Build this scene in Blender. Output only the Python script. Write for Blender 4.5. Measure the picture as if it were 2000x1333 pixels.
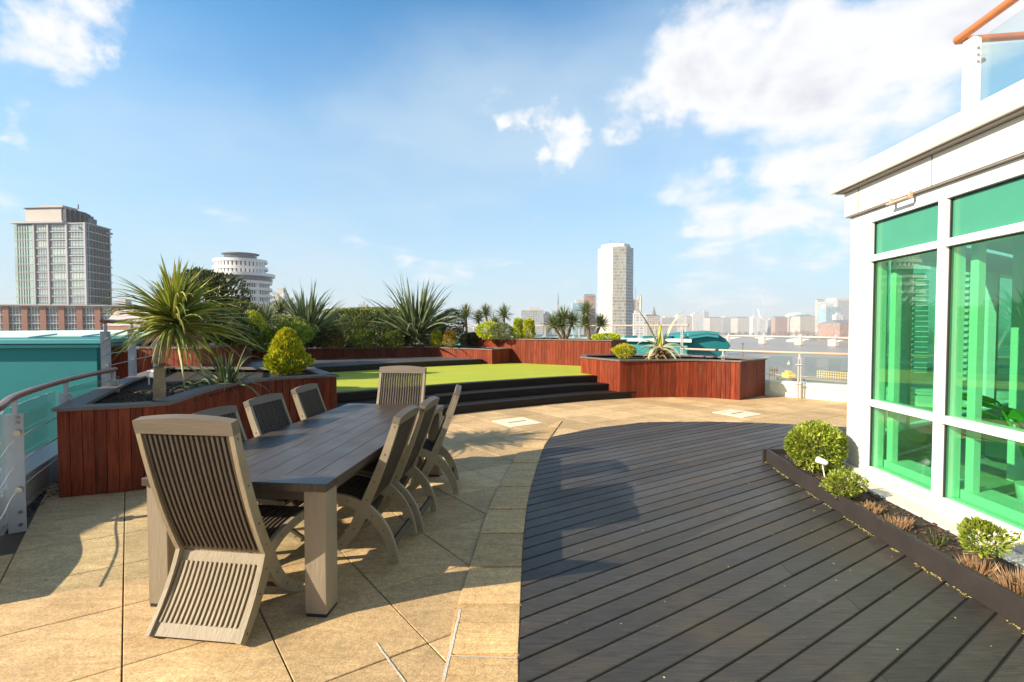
import bpy, bmesh, math, random
from mathutils import Vector, Matrix
R = math.radians
random.seed(7)
sc = bpy.context.scene
for o in list(bpy.data.objects): bpy.data.objects.remove(o)
C = sc.collection

# ------------------------------------------------------------------ camera
CAMZ = 1.6; FP = 917.0; PITCH = math.atan(26.5/FP)
cam = bpy.data.cameras.new('camera'); camo = bpy.data.objects.new('camera', cam); C.objects.link(camo)
camo.location = (0, 0, CAMZ); camo.rotation_euler = (R(90)-PITCH, 0, 0)
cam.sensor_width = 36; cam.lens = 36*FP/2000; cam.clip_start = 0.05; cam.clip_end = 40000
sc.camera = camo
cp, sp = math.cos(PITCH), math.sin(PITCH)
def ray(px, py):                     # direction of a view ray, scaled so that its y is 1
    a = (px-1000)/FP; b = -(py-666.5)/FP
    y = cp+b*sp; z = b*cp-sp
    return Vector((a/y, 1, z/y))
def G(px, py, z=0.0):                # the point of the horizontal plane z seen there
    r = ray(px, py); t = (z-CAMZ)/r.z
    return Vector((r.x*t, t, z))
def D(px, py, d):                    # the point at depth d
    r = ray(px, py); return Vector((r.x*d, d, CAMZ+r.z*d))

# ------------------------------------------------------------------ light
SUN_EL = R(27); SUN_AZ = math.atan2(-0.93, -0.37)        # compass-like angle from +Y toward +X
world = bpy.data.worlds.new('World'); sc.world = world; world.use_nodes = True
wn = world.node_tree; wn.nodes.clear()
def N(t, typ, **kw):
    n = t.nodes.new(typ)
    for k, v in kw.items():
        if k == 'inp':
            for kk, vv in v.items():
                if hasattr(vv, 'is_output'): t.links.new(vv, n.inputs[kk])
                else: n.inputs[kk].default_value = vv
        else: setattr(n, k, v)
    return n
def MATH(t, op, a, b=0.0, c=None, clamp=False):
    d = {0: a, 1: b}
    if c is not None: d[2] = c
    return N(t, 'ShaderNodeMath', operation=op, use_clamp=clamp, inp=d).outputs[0]
def VM(t, op, a, b=None):
    n = N(t, 'ShaderNodeVectorMath', operation=op)
    for i, v in enumerate((a, b)):
        if v is None: continue
        if hasattr(v, 'is_output'): t.links.new(v, n.inputs[i])
        else: n.inputs[i].default_value = v
    return n
def MIXC(t, f, a, b, bt='MIX'):
    n = t.nodes.new('ShaderNodeMix'); n.data_type = 'RGBA'; n.blend_type = bt
    for i, v in ((0, f), (6, a), (7, b)):
        if hasattr(v, 'is_output'): t.links.new(v, n.inputs[i])
        else: n.inputs[i].default_value = v if i == 0 else tuple(v)+((1,) if len(v) == 3 else ())
    return n.outputs[2]
def RAMP(t, f, stops):
    n = t.nodes.new('ShaderNodeValToRGB'); t.links.new(f, n.inputs[0]); e = n.color_ramp.elements
    while len(e) < len(stops): e.new(0.5)
    for i, (p, c) in enumerate(stops):
        e[i].position = p; e[i].color = (c, c, c, 1) if not hasattr(c, '__len__') else tuple(c)+(1,)
    return n.outputs[0]

SKY_STR = 0.075
sky = N(wn, 'ShaderNodeTexSky', sky_type='NISHITA', sun_disc=False, sun_elevation=SUN_EL, sun_rotation=SUN_AZ % (2*math.pi),
        air_density=1.0, dust_density=1.2, ozone_density=1.6, altitude=30)
tc = N(wn, 'ShaderNodeTexCoord'); dirv = VM(wn, 'NORMALIZE', tc.outputs['Generated']).outputs[0]
sep = N(wn, 'ShaderNodeSeparateXYZ', inp={0: dirv})
den = MATH(wn, 'ADD', MATH(wn, 'MAXIMUM', sep.outputs[2], 0.0), 0.22)
pl = N(wn, 'ShaderNodeCombineXYZ', inp={0: MATH(wn, 'DIVIDE', sep.outputs[0], den), 1: MATH(wn, 'DIVIDE', sep.outputs[1], den), 2: MATH(wn, 'MULTIPLY', sep.outputs[2], 2.0)}).outputs[0]
n1 = N(wn, 'ShaderNodeTexNoise', inp={'Vector': pl, 'Scale': 2.3, 'Detail': 9.0, 'Roughness': 0.56, 'Distortion': 0.25}).outputs[0]
n2 = N(wn, 'ShaderNodeTexNoise', inp={'Vector': pl, 'Scale': 0.9, 'Detail': 5.0, 'Roughness': 0.5}).outputs[0]
# cumulus masses: each stands in one direction of the sky
CLOUDS = [(1560,95,.20,1.0),(1420,60,.16,.9),(1350,150,.17,1.0),(1290,215,.10,.9),(1700,120,.17,1.0),(1850,60,.22,1.0),(1480,150,.13,1.0),
          (1110,262,.075,.95),(1040,275,.05,.8),(980,172,.05,.55),(1130,135,.05,.5),(1180,150,.05,.6),(1200,250,.06,.7),
          (1560,345,.16,.95),(1450,300,.10,.85),(1390,425,.15,.85),(1560,430,.17,.9),(1650,330,.12,.8),(1620,400,.14,.85),(1620,200,.2,1.0),(1800,150,.2,1.0),(1250,170,.12,.8),
          (60,60,.12,1.0),(190,80,.06,.85),(20,110,.08,.8),(25,260,.055,.85),(110,20,.1,.95),(60,375,.10,.35),
          (900,500,.35,.30),(500,430,.3,.22),(1500,560,.3,.4),(1350,500,.2,.35)]
warp = N(wn, 'ShaderNodeTexNoise', inp={'Vector': dirv, 'Scale': 7.0, 'Detail': 5.0, 'Roughness': 0.6}).outputs['Color']
wv = VM(wn, 'MULTIPLY', VM(wn, 'SUBTRACT', warp, (0.5, 0.5, 0.5)).outputs[0], (0.26, 0.26, 0.16)).outputs[0]
dirw = VM(wn, 'ADD', dirv, wv).outputs[0]
mask = None
for px, py, rad, w in CLOUDS:
    d = ray(px, py).normalized()
    dp = N(wn, 'ShaderNodeVectorMath', operation='DISTANCE', inp={0: dirw, 1: tuple(d)}).outputs['Value']
    v = MATH(wn, 'MULTIPLY', MATH(wn, 'SUBTRACT', 1.0, MATH(wn, 'DIVIDE', dp, rad), clamp=True), w*0.92)
    mask = v if mask is None else MATH(wn, 'SMOOTH_MAX', mask, v, 0.15)
# elsewhere (behind the camera) scattered clouds
back = MATH(wn, 'MULTIPLY', MATH(wn, 'SUBTRACT', 0.25, sep.outputs[1], clamp=True), 0.6)
mask = MATH(wn, 'MAXIMUM', mask, MATH(wn, 'MINIMUM', back, 0.30))
cov = MATH(wn, 'ADD', MATH(wn, 'SUBTRACT', MATH(wn, 'MULTIPLY', mask, 1.3), 0.24), MATH(wn, 'MULTIPLY', MATH(wn, 'SUBTRACT', n1, 0.5), 2.3))
cm = N(wn, 'ShaderNodeMapRange', interpolation_type='SMOOTHSTEP', inp={0: cov, 1: 0.16, 2: 0.74, 3: 0.0, 4: 1.0}).outputs[0]
# self-shading of the thick middles
up = VM(wn, 'ADD', pl, (0.06, 0.10, 0.0)).outputs[0]
n3 = N(wn, 'ShaderNodeTexNoise', inp={'Vector': up, 'Scale': 2.3, 'Detail': 6.0, 'Roughness': 0.56, 'Distortion': 0.25}).outputs[0]
shade = N(wn, 'ShaderNodeMapRange', interpolation_type='SMOOTHSTEP', inp={0: MATH(wn, 'ADD', cov, MATH(wn, 'MULTIPLY', MATH(wn, 'SUBTRACT', n3, 0.5), 1.2)), 1: 0.75, 2: 1.6, 3: 0.0, 4: 1.0}).outputs[0]
ccol = MIXC(wn, shade, (7.2, 7.2, 7.3), (5.0, 5.1, 5.7))
haz = N(wn, 'ShaderNodeMapRange', interpolation_type='SMOOTHSTEP', inp={0: sep.outputs[2], 1: 0.62, 2: -0.02, 3: 0.0, 4: 1.0}).outputs[0]
wisp = N(wn, 'ShaderNodeMapRange', interpolation_type='SMOOTHSTEP', inp={0: n2, 1: 0.40, 2: 0.75, 3: 0.0, 4: 0.60}).outputs[0]
frontw = N(wn, 'ShaderNodeMapRange', interpolation_type='SMOOTHSTEP', inp={0: sep.outputs[1], 1: -0.15, 2: 0.45, 3: 0.0, 4: 1.0}).outputs[0]
skc = MIXC(wn, 1.0, sky.outputs[0], MIXC(wn, frontw, (0.55, 0.70, 0.80), (0.46, 1.38, 1.78)), 'MULTIPLY')
skc = MIXC(wn, MATH(wn, 'MULTIPLY', haz, MATH(wn, 'ADD', 0.42, MATH(wn, 'MULTIPLY', frontw, 0.44))), skc, (4.5, 5.75, 6.6))
skc = MIXC(wn, wisp, skc, (4.7, 5.8, 6.6))
skc = MIXC(wn, MATH(wn, 'MULTIPLY', cm, 0.96), skc, ccol)
bg = N(wn, 'ShaderNodeBackground', inp={0: skc, 1: SKY_STR})
wo = N(wn, 'ShaderNodeOutputWorld', inp={0: bg.outputs[0]})

sl = bpy.data.lights.new('sun', 'SUN'); sl.energy = 5.0; sl.angle = R(0.5); sl.color = (1.0, 0.87, 0.68)
so = bpy.data.objects.new('sun', sl); C.objects.link(so)
sd = Vector((math.sin(SUN_AZ)*math.cos(SUN_EL), math.cos(SUN_AZ)*math.cos(SUN_EL), math.sin(SUN_EL)))
so.rotation_euler = sd.to_track_quat('Z', 'Y').to_euler(); so.location = (-20, -10, 20)

sc.render.engine = 'CYCLES'
sc.view_settings.view_transform = 'Standard'; sc.view_settings.look = 'None'
sc.view_settings.exposure = 0.95; sc.view_settings.gamma = 1
sc.cycles.max_bounces = 12; sc.cycles.transparent_max_bounces = 24; sc.cycles.volume_bounces = 0

# ------------------------------------------------------------------ materials
def mat(name):
    m = bpy.data.materials.new(name); m.use_nodes = True; t = m.node_tree
    b = t.nodes['Principled BSDF']; return m, t, b
def simple(name, col, rough=0.6, metal=0.0, var=0.15, scale=6.0, bump=0.0, spec=0.5, bscale=None, island=0.0, stretch=None):
    m, t, b = mat(name)
    tcn = N(t, 'ShaderNodeTexCoord').outputs['Object']
    if stretch: tcn = N(t, 'ShaderNodeMapping', inp={0: tcn, 'Scale': stretch}).outputs[0]
    n = N(t, 'ShaderNodeTexNoise', inp={'Vector': tcn, 'Scale': scale, 'Detail': 6.0, 'Roughness': 0.6}).outputs[0]
    c = MIXC(t, n, [x*(1-var*1.6) for x in col], [min(1, x*(1+var*1.6)) for x in col])
    if island:
        g = N(t, 'ShaderNodeNewGeometry').outputs['Random Per Island']
        c = MIXC(t, 1.0, c, RAMP(t, g, [(0, 1-island), (1, 1+island*.6)]), 'MULTIPLY')
    t.links.new(c, b.inputs['Base Color'])
    b.inputs['Roughness'].default_value = rough; b.inputs['Metallic'].default_value = metal
    b.inputs['Specular IOR Level'].default_value = spec
    if bump:
        nb = N(t, 'ShaderNodeTexNoise', inp={'Vector': tcn, 'Scale': bscale or scale*6, 'Detail': 4.0}).outputs[0]
        bn = N(t, 'ShaderNodeBump', inp={'Height': nb, 'Strength': bump, 'Distance': 0.01}); t.links.new(bn.outputs[0], b.inputs['Normal'])
    return m
def leafmat(name, stops, rough=0.5, trans=0.25):
    m, t, b = mat(name)
    g = N(t, 'ShaderNodeNewGeometry').outputs['Random Per Island']
    c = RAMP(t, g, stops)
    n = N(t, 'ShaderNodeTexNoise', inp={'Vector': N(t, 'ShaderNodeTexCoord').outputs['Object'], 'Scale': 5.0, 'Detail': 3.0}).outputs[0]
    c = MIXC(t, 1.0, c, RAMP(t, n, [(0.3, 0.65), (0.7, 1.25)]), 'MULTIPLY')
    t.links.new(c, b.inputs['Base Color']); b.inputs['Roughness'].default_value = rough
    tr = N(t, 'ShaderNodeBsdfTranslucent'); t.links.new(c, tr.inputs[0])
    mx = N(t, 'ShaderNodeMixShader', inp={0: trans, 1: b.outputs[0], 2: tr.outputs[0]})
    t.links.new(mx.outputs[0], t.nodes['Material Output'].inputs[0]); return m
def glassmat(name, tint, refl=1.0, rough=0.0):
    m, t, b = mat(name); t.nodes.remove(b)
    tr = N(t, 'ShaderNodeBsdfTransparent', inp={0: tuple(tint)+(1,)})
    gl = N(t, 'ShaderNodeBsdfGlossy', inp={0: (1, 1, 1, 1), 'Roughness': rough})
    ge = N(t, 'ShaderNodeNewGeometry'); cs = MATH(t, 'ABSOLUTE', VM(t, 'DOT_PRODUCT', ge.outputs['Normal'], ge.outputs['Incoming']).outputs['Value'])
    fr = MATH(t, 'ADD', 0.05, MATH(t, 'MULTIPLY', 0.96, MATH(t, 'POWER', MATH(t, 'SUBTRACT', 1.0, cs, clamp=True), 5.0)))
    mx = N(t, 'ShaderNodeMixShader', inp={0: MATH(t, 'MULTIPLY', fr, refl, clamp=True), 1: tr.outputs[0], 2: gl.outputs[0]})
    t.links.new(mx.outputs[0], t.nodes['Material Output'].inputs[0]); return m

M = {}
def stone(name, col, dirt=1.0):
    m, t, b = mat(name); co = N(t, 'ShaderNodeTexCoord').outputs['Object']
    g = N(t, 'ShaderNodeNewGeometry').outputs['Random Per Island']
    sh = VM(t, 'ADD', co, None); off = N(t, 'ShaderNodeCombineXYZ', inp={0: MATH(t, 'MULTIPLY', g, 37.0), 1: MATH(t, 'MULTIPLY', g, 19.0)})
    t.links.new(off.outputs[0], sh.inputs[1])
    big = N(t, 'ShaderNodeTexNoise', inp={'Vector': co, 'Scale': 1.1, 'Detail': 5.0, 'Roughness': 0.6}).outputs[0]
    rp = N(t, 'ShaderNodeMapping', inp={0: sh.outputs[0], 'Rotation': (0, 0, R(-32)), 'Scale': (1.0, 5.0, 1.0)}).outputs[0]
    vein = N(t, 'ShaderNodeTexNoise', inp={'Vector': rp, 'Scale': 2.6, 'Detail': 7.0, 'Roughness': 0.65, 'Distortion': 1.2}).outputs[0]
    fine = N(t, 'ShaderNodeTexNoise', inp={'Vector': co, 'Scale': 95.0, 'Detail': 4.0, 'Roughness': 0.7}).outputs[0]
    c = MIXC(t, RAMP(t, vein, [(0.30, 0.0), (0.72, 1.0)]), [col[0]*.78, col[1]*.72, col[2]*.64], [col[0]*1.10, col[1]*1.10, col[2]*1.05])
    c = MIXC(t, 1.0, c, RAMP(t, g, [(0, 0.76), (1, 1.12)]), 'MULTIPLY')
    c = MIXC(t, MATH(t, 'MULTIPLY', RAMP(t, big, [(0.45, 0.0), (0.68, 1.0)]), 0.62*dirt), c, [col[0]*.46, col[1]*.46, col[2]*.40])
    big2 = N(t, 'ShaderNodeTexNoise', inp={'Vector': co, 'Scale': 3.7, 'Detail': 8.0, 'Roughness': 0.7}).outputs[0]
    c = MIXC(t, MATH(t, 'MULTIPLY', RAMP(t, big2, [(0.56, 0.0), (0.70, 1.0)]), 0.35*dirt), c, [col[0]*.35, col[1]*.36, col[2]*.33])
    c = MIXC(t, 1.0, c, RAMP(t, fine, [(0.34, 0.66), (0.64, 1.20)]), 'MULTIPLY')
    gr2 = N(t, 'ShaderNodeTexNoise', inp={'Vector': co, 'Scale': 28.0, 'Detail': 6.0, 'Roughness': 0.8}).outputs[0]
    c = MIXC(t, 1.0, c, RAMP(t, gr2, [(0.36, 0.76), (0.62, 1.12)]), 'MULTIPLY')
    t.links.new(c, b.inputs['Base Color']); b.inputs['Roughness'].default_value = 0.8
    bn = N(t, 'ShaderNodeBump', inp={'Height': fine, 'Strength': 0.35, 'Distance': 0.004}); t.links.new(bn.outputs[0], b.inputs['Normal'])
    return m
M['stone'] = stone('sandstone_paving', (0.76, 0.535, 0.29))
M['kerbstone'] = stone('sandstone_kerb', (0.78, 0.535, 0.27), 0.2)
M['joint'] = simple('paving_joint', (0.10, 0.075, 0.05), 0.9)
M['mortar'] = simple('white_mortar', (0.62, 0.58, 0.50), 0.9, bump=.5, scale=20)
M['cover'] = simple('pale_cover_stone', (0.78, 0.68, 0.50), 0.7, scale=30)
# dark decking
def deckmat():
    m, t, b = mat('dark_decking'); co = N(t, 'ShaderNodeTexCoord').outputs['Object']
    g = N(t, 'ShaderNodeNewGeometry').outputs['Random Per Island']
    off = N(t, 'ShaderNodeCombineXYZ', inp={0: MATH(t, 'MULTIPLY', g, 31.0), 1: MATH(t, 'MULTIPLY', g, 17.0)}).outputs[0]
    rp = N(t, 'ShaderNodeMapping', inp={0: co, 'Rotation': (0, 0, R(-31.5)), 'Scale': (0.6, 9.0, 1.0)}).outputs[0]
    rp = VM(t, 'ADD', rp, off).outputs[0]
    gr = N(t, 'ShaderNodeTexNoise', inp={'Vector': rp, 'Scale': 9.0, 'Detail': 11.0, 'Roughness': 0.78}).outputs[0]
    big = N(t, 'ShaderNodeTexNoise', inp={'Vector': co, 'Scale': 1.3, 'Detail': 6.0, 'Roughness': 0.65}).outputs[0]
    sp_ = N(t, 'ShaderNodeTexNoise', inp={'Vector': co, 'Scale': 26.0, 'Detail': 2.0, 'Roughness': 0.5}).outputs[0]
    c = MIXC(t, RAMP(t, gr, [(0.3, 0.0), (0.7, 1.0)]), (0.018, 0.016, 0.015), (0.084, 0.076, 0.066))
    c = MIXC(t, 1.0, c, RAMP(t, g, [(0, 0.62), (1, 1.3)]), 'MULTIPLY')
    c = MIXC(t, MATH(t, 'MULTIPLY', RAMP(t, big, [(0.50, 0.0), (0.75, 1.0)]), 0.5), c, (0.12, 0.085, 0.05))
    c = MIXC(t, MATH(t, 'MULTIPLY', RAMP(t, sp_, [(0.73, 0.0), (0.77, 1.0)]), 0.6), c, (0.20, 0.17, 0.07))
    t.links.new(c, b.inputs['Base Color'])
    t.links.new(RAMP(t, big, [(0.3, 0.34), (0.7, 0.58)]), b.inputs['Roughness']); b.inputs['Specular IOR Level'].default_value = 0.38
    bn = N(t, 'ShaderNodeBump', inp={'Height': gr, 'Strength': 0.5, 'Distance': 0.005}); t.links.new(bn.outputs[0], b.inputs['Normal'])
    return m
M['deck'] = deckmat()
M['void'] = simple('dark_void', (0.008, 0.008, 0.008), 0.95)
M['blackwood'] = simple('black_stained_wood', (0.015, 0.011, 0.010), 0.55, scale=3, bump=.2, var=.3, spec=.3)
M['planterblack'] = simple('black_painted_timber', (0.030, 0.024, 0.022), 0.6, scale=5, bump=.2, var=.3)
M['grass'] = None
def grassmat():
    m, t, b = mat('artificial_turf'); co = N(t, 'ShaderNodeTexCoord').outputs['Object']
    a = N(t, 'ShaderNodeTexNoise', inp={'Vector': co, 'Scale': 60.0, 'Detail': 5.0}).outputs[0]
    bb = N(t, 'ShaderNodeTexNoise', inp={'Vector': N(t, 'ShaderNodeMapping', inp={0: co, 'Rotation': (0, 0, R(30)), 'Scale': (1, 4, 1)}).outputs[0], 'Scale': 0.8, 'Detail': 4.0}).outputs[0]
    c = MIXC(t, bb, (0.34, 0.44, 0.03), (0.54, 0.55, 0.04)); c = MIXC(t, 1.0, c, RAMP(t, a, [(0.3, 0.7), (0.7, 1.2)]), 'MULTIPLY')
    t.links.new(c, b.inputs['Base Color']); b.inputs['Roughness'].default_value = 0.9
    bn = N(t, 'ShaderNodeBump', inp={'Height': a, 'Strength': 0.8, 'Distance': 0.02}); t.links.new(bn.outputs[0], b.inputs['Normal']); return m
M['grass'] = grassmat()
def redwood(name, c1, c2):
    m, t, b = mat(name); co = N(t, 'ShaderNodeTexCoord').outputs['Object']
    g = N(t, 'ShaderNodeNewGeometry').outputs['Random Per Island']
    off = N(t, 'ShaderNodeCombineXYZ', inp={0: MATH(t, 'MULTIPLY', g, 31.0), 1: MATH(t, 'MULTIPLY', g, 17.0)}).outputs[0]
    rp = VM(t, 'ADD', N(t, 'ShaderNodeMapping', inp={0: co, 'Scale': (9, 9, 0.7)}).outputs[0], off).outputs[0]
    gr = N(t, 'ShaderNodeTexNoise', inp={'Vector': rp, 'Scale': 4.0, 'Detail': 7.0, 'Roughness': 0.65}).outputs[0]
    c = MIXC(t, RAMP(t, gr, [(0.3, 0.0), (0.7, 1.0)]), c1, c2)
    c = MIXC(t, 1.0, c, RAMP(t, g, [(0, 0.72), (1, 1.22)]), 'MULTIPLY')
    fd = N(t, 'ShaderNodeTexNoise', inp={'Vector': VM(t, 'ADD', co, off).outputs[0], 'Scale': 2.2, 'Detail': 6.0, 'Roughness': 0.7}).outputs[0]
    c = MIXC(t, MATH(t, 'MULTIPLY', RAMP(t, fd, [(0.52, 0.0), (0.72, 1.0)]), 0.35), c, (0.20, 0.085, 0.045))
    t.links.new(c, b.inputs['Base Color']); b.inputs['Roughness'].default_value = 0.5; b.inputs['Specular IOR Level'].default_value = 0.2
    bn = N(t, 'ShaderNodeBump', inp={'Height': gr, 'Strength': 0.25, 'Distance': 0.004}); t.links.new(bn.outputs[0], b.inputs['Normal']); return m
M['redwood'] = redwood('red_cedar_cladding', (0.10, 0.013, 0.007), (0.29, 0.055, 0.019))
M['cap'] = simple('grey_weathered_cap', (0.155, 0.125, 0.11), 0.6, scale=8, bump=.3, var=.3, stretch=(1, 1, 1))
M['soil'] = simple('soil', (0.030, 0.020, 0.013), 0.95, scale=30, bump=1.0, var=.6)
M['bark'] = simple('bark_chips', (0.09, 0.055, 0.032), 0.9, island=.6)
M['gravel'] = simple('dark_gravel', (0.045, 0.042, 0.04), 0.8, island=.5)
M['teak'] = simple('weathered_teak', (0.29, 0.235, 0.158), 0.6, scale=5, bump=.25, var=.22, stretch=(3, 1, 1))
M['slat'] = simple('weathered_slats', (0.066, 0.050, 0.036), 0.6, scale=5, bump=.25, var=.3, island=.25)  # slat wood's dark tone, set darker still to put in the chair backs' shade
M['slatrail'] = simple('weathered_rail', (0.15, 0.12, 0.088), 0.6, scale=5, bump=.25, var=.25, stretch=(.5, 3, 3))
M['stud'] = simple('brown_plug', (0.10, 0.065, 0.04), 0.6)
M['tableleg'] = simple('teak_leg', (0.26, 0.21, 0.148), 0.6, scale=4, bump=.25, var=.2, stretch=(3, 3, .4))
def tabletop():
    m, t, b = mat('grey_tabletop'); co = N(t, 'ShaderNodeTexCoord').outputs['Object']
    g = N(t, 'ShaderNodeNewGeometry').outputs['Random Per Island']
    off = N(t, 'ShaderNodeCombineXYZ', inp={0: MATH(t, 'MULTIPLY', g, 31.0), 1: MATH(t, 'MULTIPLY', g, 17.0)}).outputs[0]
    rp = VM(t, 'ADD', N(t, 'ShaderNodeMapping', inp={0: co, 'Scale': (10, 0.8, 1)}).outputs[0], off).outputs[0]
    gr = N(t, 'ShaderNodeTexNoise', inp={'Vector': rp, 'Scale': 4.0, 'Detail': 8.0, 'Roughness': 0.65}).outputs[0]
    big = N(t, 'ShaderNodeTexNoise', inp={'Vector': co, 'Scale': 3.0, 'Detail': 5.0}).outputs[0]
    c = MIXC(t, RAMP(t, gr, [(0.3, 0.0), (0.7, 1.0)]), (0.036, 0.026, 0.020), (0.090, 0.068, 0.052))
    c = MIXC(t, 1.0, c, RAMP(t, g, [(0, 0.85), (1, 1.15)]), 'MULTIPLY')
    t.links.new(c, b.inputs['Base Color']); t.links.new(RAMP(t, big, [(0.3, 0.30), (0.7, 0.46)]), b.inputs['Roughness'])
    b.inputs['Specular IOR Level'].default_value = 0.5
    bn = N(t, 'ShaderNodeBump', inp={'Height': gr, 'Strength': 0.15, 'Distance': 0.002}); t.links.new(bn.outputs[0], b.inputs['Normal']); return m
M['tabletop'] = tabletop()
M['handrail'] = simple('varnished_handrail', (0.23, 0.075, 0.035), 0.28, scale=4, var=.2, spec=.7)
M['handrail_pale'] = simple('bleached_handrail', (0.50, 0.36, 0.26), 0.4, scale=4, var=.15)
M['steel'] = simple('painted_grey_steel', (0.40, 0.43, 0.48), 0.4, var=.08)
M['steelbright'] = simple('brushed_steel', (0.62, 0.60, 0.57), 0.35, metal=.6, var=.08)
M['bolt'] = simple('steel_bolt', (0.5, 0.48, 0.45), 0.3, metal=.9)
M['railglass'] = glassmat('railing_glass', (0.93, 0.975, 0.96), 1.0)
M['whitewall'] = simple('white_cladding', (0.80, 0.78, 0.73), 0.5, var=.03, scale=1.5)
M['whiteframe'] = simple('white_window_frame', (0.80, 0.80, 0.78), 0.35, var=.02)
M['greyseal'] = simple('grey_seal', (0.28, 0.24, 0.21), 0.6)
M['plinth'] = simple('stone_plinth', (0.60, 0.55, 0.47), 0.7, var=.15, scale=3, bump=.2)
M['greenglass'] = glassmat('green_tinted_glass', (0.58, 0.91, 0.71), 1.9)
M['spandrel'] = simple('green_spandrel', (0.05, 0.26, 0.16), 0.12, var=.05, spec=.8)
M['backglass'] = glassmat('rear_window_glass', (0.70, 0.97, 0.86), 0.6)
M['plaster'] = simple('white_plaster', (0.82, 0.82, 0.80), 0.7, var=.02)
M['roomfloor'] = simple('interior_floor', (0.55, 0.48, 0.38), 0.5)
M['teal'] = simple('teal_metal', (0.020, 0.215, 0.232), 0.6, spec=.25, var=.12, scale=1.2)
M['teallight'] = simple('teal_metal_light', (0.06, 0.33, 0.35), 0.45, var=.1, scale=1.2)
M['mint'] = simple('mint_roof_metal', (0.62, 0.80, 0.72), 0.7, spec=.2, var=.1, scale=.8)
M['rubber'] = simple('black_plastic', (0.02, 0.02, 0.022), 0.4)
M['whiteplastic'] = simple('white_plastic', (0.8, 0.78, 0.74), 0.4, var=.03)
M['brickred'] = simple('far_red_brick', (0.40, 0.19, 0.14), 0.8, var=.12, scale=.3)
M['concrete'] = simple('pale_concrete', (0.55, 0.50, 0.46), 0.8, var=.08, scale=.2)
M['pinkstone'] = simple('pinkish_stone_frame', (0.44, 0.425, 0.45), 0.7, var=.06, scale=.3)
M['winglass'] = simple('far_window_glass', (0.13, 0.19, 0.20), 0.12, var=.45, scale=.12, spec=.9)
M['winglass2'] = simple('far_green_glass', (0.36, 0.50, 0.46), 0.15, var=.35, scale=.10, spec=.9)
M['farwhite'] = simple('far_white_render', (0.78, 0.76, 0.74), 0.6, var=.04, scale=.3)
M['slate'] = simple('slate_roof', (0.16, 0.17, 0.19), 0.6)
def watermat():
    m, t, b = mat('river_water'); co = N(t, 'ShaderNodeTexCoord').outputs['Object']
    w = N(t, 'ShaderNodeTexNoise', inp={'Vector': co, 'Scale': 0.35, 'Detail': 8.0, 'Roughness': 0.6}).outputs[0]
    big = N(t, 'ShaderNodeTexNoise', inp={'Vector': co, 'Scale': 0.01, 'Detail': 4.0}).outputs[0]
    t.links.new(MIXC(t, big, (0.16, 0.145, 0.12), (0.24, 0.225, 0.20)), b.inputs['Base Color'])
    b.inputs['Roughness'].default_value = 0.30; b.inputs['Specular IOR Level'].default_value = 0.35
    bn = N(t, 'ShaderNodeBump', inp={'Height': w, 'Strength': 0.8, 'Distance': 0.8}); t.links.new(bn.outputs[0], b.inputs['Normal']); return m
M['water'] = watermat()
M['land'] = simple('far_land', (0.16, 0.15, 0.12), 0.9, var=.4, scale=.02)
def gridmat(name, wall, glass, sx, sz, fx=0.35, fz=0.4, rough=.5):
    m, t, b = mat(name); co = N(t, 'ShaderNodeTexCoord').outputs['Object']
    s = N(t, 'ShaderNodeSeparateXYZ', inp={0: co})
    h = MATH(t, 'ADD', s.outputs[0], MATH(t, 'MULTIPLY', s.outputs[1], 0.73))
    fxn = MATH(t, 'FRACT', MATH(t, 'DIVIDE', h, sx)); fzn = MATH(t, 'FRACT', MATH(t, 'DIVIDE', s.outputs[2], sz))
    a = MATH(t, 'MULTIPLY', MATH(t, 'GREATER_THAN', fxn, fx), MATH(t, 'GREATER_THAN', fzn, fz))
    cell = N(t, 'ShaderNodeCombineXYZ', inp={0: MATH(t, 'FLOOR', MATH(t, 'DIVIDE', h, sx)), 1: MATH(t, 'FLOOR', MATH(t, 'DIVIDE', s.outputs[2], sz))}).outputs[0]
    wn_ = N(t, 'ShaderNodeTexWhiteNoise', inp={0: cell}).outputs[0]
    gc = MIXC(t, wn_, [x*.6 for x in glass], [min(1, x*1.7) for x in glass])
    t.links.new(MIXC(t, a, wall, gc), b.inputs['Base Color']); b.inputs['Roughness'].default_value = rough; return m
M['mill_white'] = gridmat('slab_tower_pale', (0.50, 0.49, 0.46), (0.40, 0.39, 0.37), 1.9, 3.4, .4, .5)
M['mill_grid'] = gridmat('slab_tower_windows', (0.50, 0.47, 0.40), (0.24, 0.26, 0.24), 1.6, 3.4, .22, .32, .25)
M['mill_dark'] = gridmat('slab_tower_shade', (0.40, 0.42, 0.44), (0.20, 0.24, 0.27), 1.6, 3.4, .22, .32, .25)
CITY = [gridmat('city_cream', (0.60, 0.52, 0.42), (0.25, 0.24, 0.24), 5, 4), gridmat('city_brick', (0.44, 0.24, 0.17), (0.20, 0.18, 0.18), 5, 4),
        gridmat('city_grey', (0.42, 0.42, 0.42), (0.22, 0.25, 0.28), 4, 4), gridmat('city_white', (0.75, 0.72, 0.68), (0.35, 0.38, 0.42), 6, 4),
        gridmat('city_blue', (0.30, 0.42, 0.48), (0.20, 0.34, 0.42), 5, 4)]
L = {}
L['cordyline'] = leafmat('cordyline_leaf', [(0, (0.10, 0.16, 0.02)), (.4, (0.24, 0.30, 0.04)), (.75, (0.44, 0.44, 0.08)), (1, (0.62, 0.54, 0.20))])
L['dry'] = leafmat('dry_leaf', [(0, (0.26, 0.15, 0.05)), (1, (0.50, 0.34, 0.12))])
L['phormium'] = leafmat('phormium_leaf', [(0, (0.045, 0.085, 0.03)), (.6, (0.14, 0.19, 0.07)), (1, (0.36, 0.38, 0.20))])
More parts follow.
